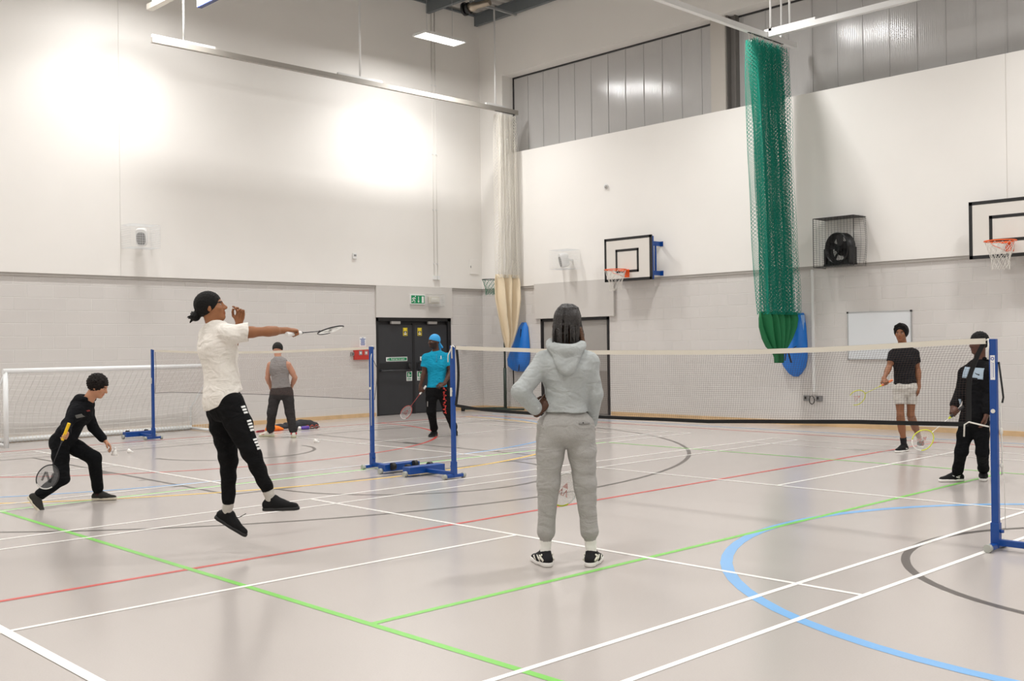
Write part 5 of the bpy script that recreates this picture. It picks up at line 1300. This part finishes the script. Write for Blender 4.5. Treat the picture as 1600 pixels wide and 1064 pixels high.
def grip(J, q, a, n, s=1.0):
    d = grip_hand(J['wr' + q], J['el' + q], a, None); n = nrm(n - d * (n @ d)); n = nrm(np.cross(d, a)) * (1 if np.dot(np.cross(d, a), n) > 0 else -1)
    c = J['wr' + q] + d * 0.072 * s + n * 0.026 * s
    return dict(d=d, n=n, s=a, curl=(1.25, 1.3, 1.35, 1.4), spread=0.0, thumb=0.85), c
H = 0.0065

# ---- jumping player
D = 7.92
J = jx(D, dict(head=(330, 481, 0), neck=(336, 508, 0), shR=(356, 516, -.13), shL=(324, 518, .12), elR=(416, 518, -.06), wrR=(448, 516, .12), elL=(361, 550, .28), wrL=(374, 504, .27),
               hipR=(360, 632, -.08), hipL=(343, 632, .08), knR=(391, 704, -.12), anR=(425, 780, -.06), knL=(357, 716, .05), anL=(357, 802, .10)))
a = nrm(cr * .207 + cu * .03 + cf * .41); gr, gc = grip(J, 'R', a, cr * 0.2 - cu)
P = build_person('person leaping in a white tee and black joggers, arm stretched out with a racket', J, dict(ua=.042, fa=.036, th=.074, calf=.05), '91603f',
    dict(style='bun', color='100e0d'), dict(name='cloth_offwhite', color='e4dfd7', kind='tee', e=.020, hem=.045, hemr=.05, hemtilt=.50, slv=.52, slvr=.030, wr=.008, wf=40, folds=.4),
    dict(name='cloth_black_jogger', color='151516', kind='long', e=.014, r=(.106, .068, .048), waist=.10, end=.88, wr=.006), 
    dict(R=dict(toe=cr * .97 + cu * .05 - cf * .15, up=cu, name='shoe_black', color='161617', sname='sole_black', scolor='161616', sock=('sock_grey', 'b9b4ac'), sockh=.2),
         L=dict(toe=cr * .84 - cu * .52, up=cr * .5 + cu * .85, name='shoe_black', color='161617', sname='sole_black', scolor='161616', sock=('sock_grey', 'b9b4ac'), sockh=.2)),
    h=0.0062, build=.94, headf=cr * .95 + cu * .26 + cf * .12, headu=cu * .95 - cr * .26,
    hands=dict(R=gr, L=dict(d=cu * .96 + cr * .12, n=-cf * .8 - cr * .3, s=-cr, curl=(.55, .75, .85, .7), spread=.2, thumb=.25)), foot=ground(395, 865))
racket('racket with black and white frame held out by the leaping player, seen edge on', gc - a * 0.10, a, cu * .93 - cr * .38, '1a1a1c', 'ecebe8', 'e6e4e2', '2a2a2c', NN, '1a1a1c', string_c='efeeea', grip_w=.016)
b = MB(); q = at(367, 808, D + .03); b.tube([q, q + cr * .03 - cu * .002, q + cr * .055 + cu * .01, q + cr * .085 + cu * .028], .003, 5); b.build('loose_lace', MATS['lace_black'], P['root'])
tr_ = child(P, 'trousers')
for g_, (t0, n_) in enumerate(((0.12, 3), (0.42, 4), (0.80, 4))):
    for i in range(n_):
        c = J['hipR'] + (J['knR'] - J['hipR']) * (t0 + 0.062 * i) + cr * 0.045
        ld = nrm(J['knR'] - J['hipR'])
        decal('side_lettering', M_white, P['root'], tr_, c, np.cross(ld, nrm(cr * .75 - cf * .66)), ld, 0.040, 0.015, 4, 3)

# ---- player in grey seen from behind
D = 7.32
aL, tL = gfoot((857, 886), (829, 873)); aR, tR = gfoot((921, 886), (941, 872))
J = jx(D, dict(head=(883, 505, .02), neck=(884, 545, .0), shR=(919, 562, .0), shL=(851, 560, .0), elR=(928, 616, .02), wrR=(921, 668, .13), elL=(813, 612, -.14), wrL=(841, 643, -.06),
               hipR=(906, 668, .0), hipL=(862, 668, .0), knR=(914, 755, .02), knL=(857, 755, .02)))
J['anR'] = aR; J['anL'] = aL
a = nrm(-cr * .39 - cu * .92); gr, gc = grip(J, 'R', a, -cr)
P = build_person('person in a light grey hoodie and joggers seen from behind, hand on hip', J, dict(ua=.047, fa=.041, th=.084, calf=.054), '4a2e1e',
    dict(style='dreads', color='1a1411', spec=.6, rough=.4), dict(name='cloth_grey_hoodie', color='abafae', kind='hoodie', e=.020, hem=.11, hood=1.12, wr=.007, wf=38, folds=.38),
    dict(name='cloth_grey_jogger', color='a5a39f', kind='long', e=.016, r=(.106, .078, .055), waist=.13, bunch=True, noise=.12, nscale=220, end=.82, wr=.0035, folds=.35), 
    dict(R=dict(toe=tR, name='shoe_patterned', color='232224', sname='sole_white', scolor='e6e3de', sole=.034, sock=('sock_white', 'e4e2dc'), sockh=.24, patch=[(.0, .045, .06, .075, .008), (.05, .04, .10, .07, .008), (.11, .035, .16, .055, .008), (.02, .085, .06, .05, .006)], pname='cream_overlay', pcolor='e0dccf'),
         L=dict(toe=tL, name='shoe_patterned', color='232224', sname='sole_white', scolor='e6e3de', sole=.034, sock=('sock_white', 'e4e2dc'), sockh=.24, patch=[(.0, .045, .06, .075, .008), (.05, .04, .10, .07, .008), (.11, .035, .16, .055, .008), (.02, .085, .06, .05, .006)], pname='cream_overlay', pcolor='e0dccf')),
    h=0.0062, build=.98, headf=cf * .74 - cr * .67, hands=dict(R=gr, L=dict(d=cr * .55 + cu * .75 + cf * .12, n=cf * .85 + cr * .35, s=-cr * .7 + cu * .6, curl=(.35, .4, .45, .5), spread=.1, thumb=.3)))
racket('racket with a white and lime frame hanging between the legs of the player in grey', gc - a * .10, a, -cf * .93 + cr * .35, 'e9e7e4', 'b9c62c', 'e2e0dd', 'd8d5cf', YY, 'd08a80', string_c='dcd8d2')
tr_ = child(P, 'trousers')
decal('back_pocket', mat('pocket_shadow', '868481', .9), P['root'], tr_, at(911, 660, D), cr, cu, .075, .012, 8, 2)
decal('pocket_button', M_black, P['root'], tr_, at(909, 659, D), cr, cu, .008, .008, 2, 2, off=.006)
b = MB()
for i in range(7): 
    c = at(906 + i * .7, 514 + i * 3, D - .02); b.ellipsoid(c, cr, cu, cf, .018, .017, .018, 10, 8)
b.build('hair_tips', mat('brown_tips', '54361f', .6, bump=.6, bscale=90), P['root'])

# ---- boy bending forward
D = 10.6
aL, tL = gfoot((146, 782), (183, 781), .9)
J = jx(D, dict(head=(153, 604, 0), neck=(137, 627, 0), shR=(123, 640, -.13), shL=(138, 641, .12), elR=(104, 663, -.24), wrR=(104, 678, -.42), elL=(145, 667, .18), wrL=(164, 689, .20),
               hipR=(93, 690, -.07), hipL=(103, 690, .08), knR=(97, 747, -.14), knL=(147, 716, .10), anR=(58, 776, -.30)))
J['anL'] = aL
a = nrm(-cr * .37 - cu * .93); gr, gc = grip(J, 'R', a, -cf * .3 - cr)
P = build_person('boy in a black hoodie stooping to serve, holding out a shuttlecock', J, dict(ua=.038, fa=.032, th=.068, calf=.045, hand=.9), 'b98567',
    dict(style='curly', color='17110e'), dict(name='cloth_black_hoodie', color='16171a', kind='hoodie', e=.016, hem=.0, hood=.8, wr=.005, wf=50),
    dict(name='cloth_black_trouser', color='121315', kind='long', e=.012, r=(.088, .070, .056), waist=.08),
    dict(R=dict(toe=cr * .66 - cu * .68 - cf * .2, up=cr * .7 + cu * .7, name='shoe_charcoal', color='33322f', sname='sole_cream', scolor='cfc6b2', len=.255, sole=.034, sock=('sock_black', '17151a'), sockh=.22, lname='lace_dark'),
         L=dict(toe=tL, name='shoe_charcoal', color='33322f', sname='sole_cream', scolor='cfc6b2', len=.255, sole=.032, sock=('sock_maroon', '3a1418'), sockh=.22)),
    h=0.0065, build=.82, hs=.95, headf=cr * .92 - cu * .32 + cf * .05, headu=cu * .92 + cr * .36,
    hands=dict(R=gr, L=dict(d=cr * .72 - cu * .70, n=-cu * .5 - cr * .6 - cf * .3, s=-cf * .9 + cu * .2, curl=(.45, .5, .6, .7), spread=.05, thumb=.5)), foot=ground(110, 790))
racket('yellow-gripped racket with a dark N on its strings held by the stooping boy', gc - a * .125, a, -cf * .78 + cr * .60, '26262a', 'dddbd8', 'f0c21c', '2c2c30', NN, '222226', dens=1.5, string_c='8e8e90')
hd = child(P, 'hoodie')
decal('chest_patch', mat('patch_grey', '5f5f5c', .8), P['root'], hd, at(129, 649, D - .1), cr + cu * .3, cu - cr * .3, .045, .032, 8, 6)
decal('chest_patch_red', mat('patch_red', '7e2f2a', .8), P['root'], hd, at(136, 642, D - .1), cr + cu * .3, cu - cr * .3, .014, .014, 3, 3)
def shuttle(label, c, ax, group=None):
    """ax points from the feather rim to the cork"""
    t = thing('shuttlecock', label, 'shuttlecock', tuple(c), 0, group); ax = nrm(ax); u, v = perp(ax); c = np.asarray(c, float)
    b = MB(); b.tube([c + ax * 0.0, c + ax * .012, c + ax * .020, c + ax * .025], [.0125, .0125, .009, .002], 12); b.build('cork', M_white, t)
    b = MB(); P_ = []
    for k in range(33):
        a_ = 2 * PI * k / 32; q = 1.0 if k % 2 else .9
        P_.append([c - ax * (.062 * s_) + (math.cos(a_) * u + math.sin(a_) * v) * (.011 + .022 * s_) * (q if s_ > .5 else 1) for s_ in (0, .3, .6, 1)])
    b.grid(P_); o = b.build('feather_skirt', mat('feather_white', 'ece9e4', .7), t); md = o.modifiers.new('Solidify', 'SOLIDIFY'); md.thickness = .001
    return t
sc_ = at(179.5, 702, D + .20)
shuttle('white shuttlecock held out between the fingers of the stooping boy', sc_, cu + cr * .1)
for px_, py_, lb in ((497, 693, 'shuttlecock lying on the floor right of the grey vest player'), (206, 709, 'shuttlecock lying on the floor right of the stooping boy, near the goal')):
    g_ = ground(px_, py_); shuttle(lb, g_ + [0, 0, .03], (.8, .5, -.25))

# ---- player in the turquoise polo
D = 17.75
aR, tR = gfoot((681, 681), (667, 684)); aL, tL = gfoot((710, 679), (715, 684))
J = jx(D, dict(head=(678, 534, 0), neck=(682, 551, .02), shR=(666, 557, -.02), shL=(698, 556, 0), elR=(663, 582, -.02), wrR=(657, 604, -.06), elL=(704, 581, -.02), wrL=(694, 600, -.20),
               hipR=(674, 611, 0), hipL=(692, 611, 0), knR=(674, 643, -.02), knL=(700, 643, .0)))
J['anR'] = aR; J['anL'] = aL
a = nrm(-cr * .60 - cu * .80); gr, gc = grip(J, 'R', a, cr)
P = build_person('person in a turquoise polo shirt and durag in front of the exit doors', J, dict(ua=.05, fa=.042, th=.084, calf=.055), '4b2f22',
    dict(style='durag', color='14100e', beard=True), dict(name='cloth_turquoise', color='1b93b5', kind='polo', e=.016, hem=.06, slv=.6, slvr=.024, wr=.005, wf=35),
    dict(name='cloth_black_jogger', color='151516', kind='long', e=.014, r=(.100, .078, .060), waist=.10, bunch=True),
    dict(R=dict(toe=tR, name='shoe_black', color='161617', sname='sole_black', scolor='161616'), L=dict(toe=tL, name='shoe_black', color='161617', sname='sole_black', scolor='161616')),
    h=0.0075, build=1.08, headf=-cr * .80 - cf * .6, hands=dict(R=gr, L=dict(d=-cr * .85 - cu * .3 - cf * .3, n=cf * .6 + cr * .1 - cu * .4, s=cu, curl=(.4, .5, .6, .7), spread=.05, thumb=.4)))
racket('racket with a red shaft and red marked strings held low by the turquoise polo player', gc - a * .10, a, -cf * .75 - cr * .62, 'a5423c', 'c9c3c0', 'ece9e4', 'a83a3a', YY, 'a02a2a', dens=1.2, string_c='c9c3c0')
po = child(P, 'polo_shirt'); trs = child(P, 'trousers')
f = Field(P['nb'] - .2, P['nb'] + .2, .007)
for i in range(14):
    t0, t1 = [-PI + 2 * PI * (i + k) / 14 for k in (0, 1)]
    rr_ = lambda t: P['nb'] + P['tr'] * math.cos(t) * .075 + P['tf'] * math.sin(t) * .078 + P['tu'] * (.015 - .03 * math.sin(t))
    f.cone(rr_(t0), rr_(t1), .016, .016, .01)
f.make('collar', MATS['cloth_turquoise'], P['root'])
decal('placket', mat('turquoise_dark', '1a87a8', .8), P['root'], po, P['nb'] + P['tf'] * .1 - P['tu'] * .10, -P['tr'], P['tu'], .025, .12, 2, 6)
decal('chest_logo', M_white, P['root'], po, P['nb'] - P['tr'] * .075 + P['tf'] * .1 - P['tu'] * .085, -P['tr'], P['tu'], .06, .06, 10, 10, lambda x, y: abs(x - .5) < .10 + .35 * max(0, .45 - y) * (1 if int(y * 10) % 1 == 0 else 1) and not (y < .35 and abs(x - .5) < .06))
for k, xo in enumerate((0,)):
    c = J['hipL'] + (J['knL'] - J['hipL']) * .42
    decal('leg_script', mat('script_coral', 'e2473f', .7), P['root'], trs, c, -P['tr'], cu, .10, .46, 24, 90, lambda x, y: abs(x - (.45 + .16 * math.sin(y * 31) + .12 * math.sin(y * 67 + 1) + .2 * (.5 - y))) < .055 or (abs(x - .4 - .2 * (.5 - y)) < .2 and math.sin(y * 50) > .93))
decal('side_panel', mat('panel_white', '9a9896', .8), P['root'], trs, J['hipR'] + (J['knR'] - J['hipR']) * .62 - cr * .06, -P['tr'], cu, .012, .09, 2, 8)

# ---- player in the grey vest, back turned
D = 18.05
aL, tL = gfoot((427, 682), (405, 682)); aR, tR = gfoot((459, 684), (458, 676))
J = jx(D, dict(head=(434, 547, .07), neck=(435, 560, .0), shR=(450, 568, 0), shL=(422, 568, 0), elR=(461, 590, .03), wrR=(454, 608, .18), elL=(418, 590, .03), wrL=(424, 608, .18),
               hipR=(449, 613, 0), hipL=(431, 613, 0), knR=(453, 644, .02), knL=(425, 644, .02)))
J['anR'] = aR; J['anL'] = aL
P = build_person('person in a grey vest and black cap with back turned, behind the far net', J, dict(ua=.05, fa=.040, th=.084, calf=.055), 'c48f75',
    dict(style='beanie', color='14110f'), dict(name='cloth_grey_vest', color='8f8d8c', kind='vest', e=.014, hem=.08, wr=.004, wf=40),
    dict(name='cloth_dark_trouser', color='3a3838', kind='long', e=.018, r=(.102, .082, .066), waist=.10, bunch=True),
    dict(R=dict(toe=tR, name='shoe_white', color='dcd8cc', sname='sole_yellowish', scolor='c9c9a8', sole=.03, patch=[(.02, .07, .07, .08, .012), (-.01, .06, .02, .09, .012)], pname='shoe_red', pcolor='b8273a', sock=('sock_black', '17151a')),
         L=dict(toe=tL, name='shoe_white', color='dcd8cc', sname='sole_yellowish', scolor='c9c9a8', sole=.03, patch=[(.01, .07, .06, .085, .014), (.14, .04, .20, .035, .005)], pname='shoe_red', pcolor='b8273a', sock=('sock_black', '17151a'))),
    h=0.0075, build=1.05, headf=cf * .9 - cu * .35, headu=cu * .95 + cf * .35, hands={q: dict(d=cf * .7 - cu * .5 + (cr if q == 'L' else -cr) * .4, n=cu * .2 + (cr if q == 'L' else -cr), s=cu, curl=(.8, .9, 1, 1), spread=.05, thumb=.5) for q in 'LR'})

# ---- player in white shorts
D = 14.5
aR, tR = gfoot((1416, 705), (1395, 708)); aL, tL = gfoot((1438, 697), (1443, 708))
J = jx(D, dict(head=(1408, 521, 0), neck=(1411, 541, .02), shR=(1396, 551, .02), shL=(1428, 550, 0), elR=(1389, 574, -.03), wrR=(1381, 592, -.20), elL=(1434, 578, .02), wrL=(1436, 605, -.05),
               hipR=(1405, 608, 0), hipL=(1424, 608, 0), knR=(1407, 648, -.04), knL=(1423, 648, .0)))
J['anR'] = aR; J['anL'] = aL
a = nrm(-cr * .90 - cu * .42 - cf * .12); gr, gc = grip(J, 'R', a, cr * .2 - cu)
P = build_person('person in a black tee and pale shorts standing behind the nearer net', J, dict(ua=.045, fa=.038, th=.070, calf=.052), '8c5e43',
    dict(style='wave', color='100e0e'), dict(name='cloth_black_tee', color='1f2023', kind='tee', e=.010, hem=.07, slv=.58, slvr=.018, wr=.004, wf=50),
    dict(name='cloth_pale_shorts', color='c9c5bf', kind='shorts', e=.018, waist=.11, len=.58),
    dict(R=dict(toe=tR, name='shoe_black', color='161617', sname='sole_white', scolor='e6e3de', sole=.026, sock=('sock_black', '17151a'), sockh=.26, sockr=.045, patch=[(.04, .04, .12, .05, .006)], pname='stripe_white', pcolor='e8e6e2'),
         L=dict(toe=tL, name='shoe_black', color='161617', sname='sole_white', scolor='e6e3de', sole=.026, sock=('sock_white', 'e4e2dc'), sockh=.15, sockr=.045, patch=[(.04, .04, .12, .05, .006)], pname='stripe_white', pcolor='e8e6e2')),
    h=0.007, build=1.0, headf=-cr * .55 - cf * .8 + cu * .1, hands=dict(R=gr, L=dict(d=-cu * .97 - cr * .1, n=-cr * .8 + cf * .3, s=-cf, curl=(.35, .4, .45, .5), spread=.05, thumb=.3)))
racket('lime and white racket with an orange grip held by the player in pale shorts', gc - a * .10, a, -cf * .8 + cr * .5, 'cdd233', 'e6e3dd', 'e8865a', 'c9ce3a', YY, 'd79a90', dens=1.2, string_c='dcdad6')

# ---- player in the black tracksuit by the post
D = 11.2
aR, tR = gfoot((1503, 752), (1468, 753)); aL, tL = gfoot((1537, 748), (1535, 758))
J = jx(D, dict(head=(1529, 537, 0), neck=(1531, 565, 0), shR=(1509, 580, .10), shL=(1543, 578, -.10), elR=(1501, 613, .09), wrR=(1489, 637, -.05), elL=(1546, 615, -.12), wrL=(1541, 649, -.18),
               hipR=(1512, 659, .06), hipL=(1532, 659, -.05), knR=(1502, 706, .04), knL=(1535, 706, -.04)))
J['anR'] = aR; J['anL'] = aL
a = nrm(-cr * .77 - cu * .64); gr, gc = grip(J, 'R', a, cr * .3 - cu)
P = build_person('person in a black tracksuit with a pale blue chest panel beside the nearest post', J, dict(ua=.045, fa=.037, th=.078, calf=.052), '553528',
    dict(style='curly', color='0e0c0b', e=.007, amp=.005), dict(name='cloth_black_jacket', color='141416', kind='jacket', e=.018, hem=.03, hood=.60, wr=.005, wf=45),
    dict(name='cloth_black_trouser', color='121315', kind='long', e=.012, r=(.086, .064, .052), waist=.08, bunch=True, wr=.007),
    dict(R=dict(toe=tR, name='shoe_black', color='161617', sname='sole_white', scolor='e6e3de', sole=.03, sock=('sock_white', 'e4e2dc'), sockh=.12, patch=[(.05, .045, .10, .055, .007), (.10, .055, .13, .07, .004)], pname='stripe_white', pcolor='e8e6e2'),
         L=dict(toe=tL, name='shoe_black', color='161617', sname='sole_white', scolor='e6e3de', sole=.03, sock=('sock_black', '17151a'), patch=[(.05, .045, .10, .055, .007)], pname='stripe_white', pcolor='e8e6e2')),
    h=0.0068, build=.92, headf=-cr * .93 - cf * .35 + cu * .08, hands=dict(R=gr, L=dict(d=-cu * .97 - cr * .15, n=cr * -.6 + cf * .4, s=-cf * .6 - cr * .5, curl=(.4, .45, .5, .55), spread=.04, thumb=.3)))
racket('lime and white racket with a black grip pointing down from the black tracksuit player', gc - a * .10, a, -cf * .95 - cr * .1, 'ccd42c', 'e9e7e2', '26262a', 'e0ddd6', YY, 'd79a90', dens=1.1, string_c='dedbd8')
jk = child(P, 'jacket')
pc = P['nb'] + P['tf'] * .1 - P['tu'] * .13
decal('chest_panel', mat('pale_blue_panel', '9cadbb', .7), P['root'], jk, pc, -P['tr'], P['tu'], .23, .12, 18, 10, lambda x, y: y > .12 * (1 - abs(x - .5) * 2) + .0 and y < 1 - .0 * x)
decal('panel_trim', mat('trim_black', '101012', .8), P['root'], jk, pc - P['tu'] * .062, -P['tr'], P['tu'], .23, .006, 14, 1, off=.006)
def swoosh(x, y):
    c = .35 + .9 * (x - .35) ** 2 if x < .9 else 1
    return .05 < x < .98 and abs(y - (.30 + .55 * x * x - .25 * (1 - x) * (x < .3) * 0)) < .17 * (1 - x) + .03 and x > .05
decal('chest_logo', M_sblack, P['root'], jk, P['nb'] - P['tr'] * .05 + P['tf'] * .1 - P['tu'] * .135, -P['tr'], P['tu'], .06, .035, 14, 10, lambda x, y: swoosh(1 - x, y) if True else False, off=.006)
decal('cuff_patch', mat('pale_blue_panel', '9cadbb', .7), P['root'], jk, J['elR'] + (J['wrR'] - J['elR']) * .6 + cr * .02, cr, cu, .03, .05, 3, 4)

# ------------------------------------------------------------------ bags and things on the floor by the left wall
def blob(name, m, parent, parts, h=.008, disp=None, flo=True):
    c = np.array([p[0] for p in parts]); f = Field(c.min(0) - .35, c.max(0) + .35, h)
    for (p, r, sc) in parts: f.ell(p, (1, 0, 0), (0, 1, 0), (0, 0, 1), r * sc[0], r * sc[1], r * sc[2], .03)
    if flo: f.cut((0, 0, .002), (0, 0, -1))
    if disp: f.displace(disp)
    return f.make(name, m, parent)
g_ = ground(427, 673)
t = thing('drawstring_bag', 'orange bag lying on the floor behind the grey vest player', 'bag', tuple(g_))
blob('bag_body', mat('orange_cloth', 'ee7d1c', .7), t, [(g_ + [0, 0, .03], .16, (.7, 1, .45)), (g_ + [0, -.06, .07], .08, (1, 1, 1)), (g_ + [-.02, .12, .02], .09, (1, 1.2, .4))], disp=wrinkle(.008, 40, 3))
b = MB(); b.obox(g_ + cu * .075 - cr * .01 - cf * .11, cr, cu, cf, .014, .028, .003); b.build('white_logo', M_white, t)
g_ = ground(464, 668)
t = thing('sports_jacket', 'dark jacket crumpled on the floor right of the grey vest player', 'jacket', tuple(g_))
blob('crumpled_cloth', mat('charcoal_cloth', '26272c', .8), t, [(g_ + [-.05, dy, .03], .12, (1.1, 1.2, z_)) for dy, z_ in ((-.32, .5), (-.18, .6), (-.02, .8), (.12, .95), (.26, .9), (.36, .5))], disp=wrinkle(.014, 38, 5))
b = MB(); b.tube([g_ + [.08, -.2, .02], g_ + [.12, 0, .03], g_ + [.1, .2, .02]], .008, 6); b.build('drawcord', M_black, t)
g_ = ground(473, 671.5)
t = thing('water_bottle', 'purple bottle with a white cap lying in front of the dark jacket', 'bottle', tuple(g_))
b = MB(); q = g_ + [0, 0, .035]; dv = nrm([.15, 1, 0]); b.tube([q - dv * .04, q, q + dv * .12, q + dv * .13], [.02, .034, .034, .025], 14); b.build('bottle', mat('purple_plastic', '5b3fa5', .35), t)
b = MB(); b.tube([q - dv * .085, q - dv * .08, q - dv * .045, q - dv * .04], [.012, .03, .032, .022], 14); b.build('cap', M_white, t)
g_ = ground(489, 670)
t = thing('bag_strap', 'red bag strap loops at the right end of the dark jacket on the floor', 'strap', tuple(g_))
b = MB()
for k in range(3): b.tube([g_ + [0, -.12 + .1 * k + .035 * math.cos(q_), .035 + .035 * math.sin(q_)] for q_ in np.linspace(0, 2 * PI, 14, endpoint=False)], .010, 6, closed=True)
b.build('buckle', mat('strap_red', 'a5483c', .7), t); b = MB(); b.tube([g_ + [0, -.2, .02], g_ + [0.02, 0, .012], g_ + [0, .15, .03]], .009, 6); b.build('webbing', M_black, t)
g_ = ground(405, 675)
a = nrm([-.25, 1.0, 0.02])
racket('red racket lying on the floor left of the orange bag', g_ + [0, .1, .02], -a, np.array([0, 0, 1.0]), 'b8323c', 'd8d5d0', '8c2030', 'b8323c', None, None)
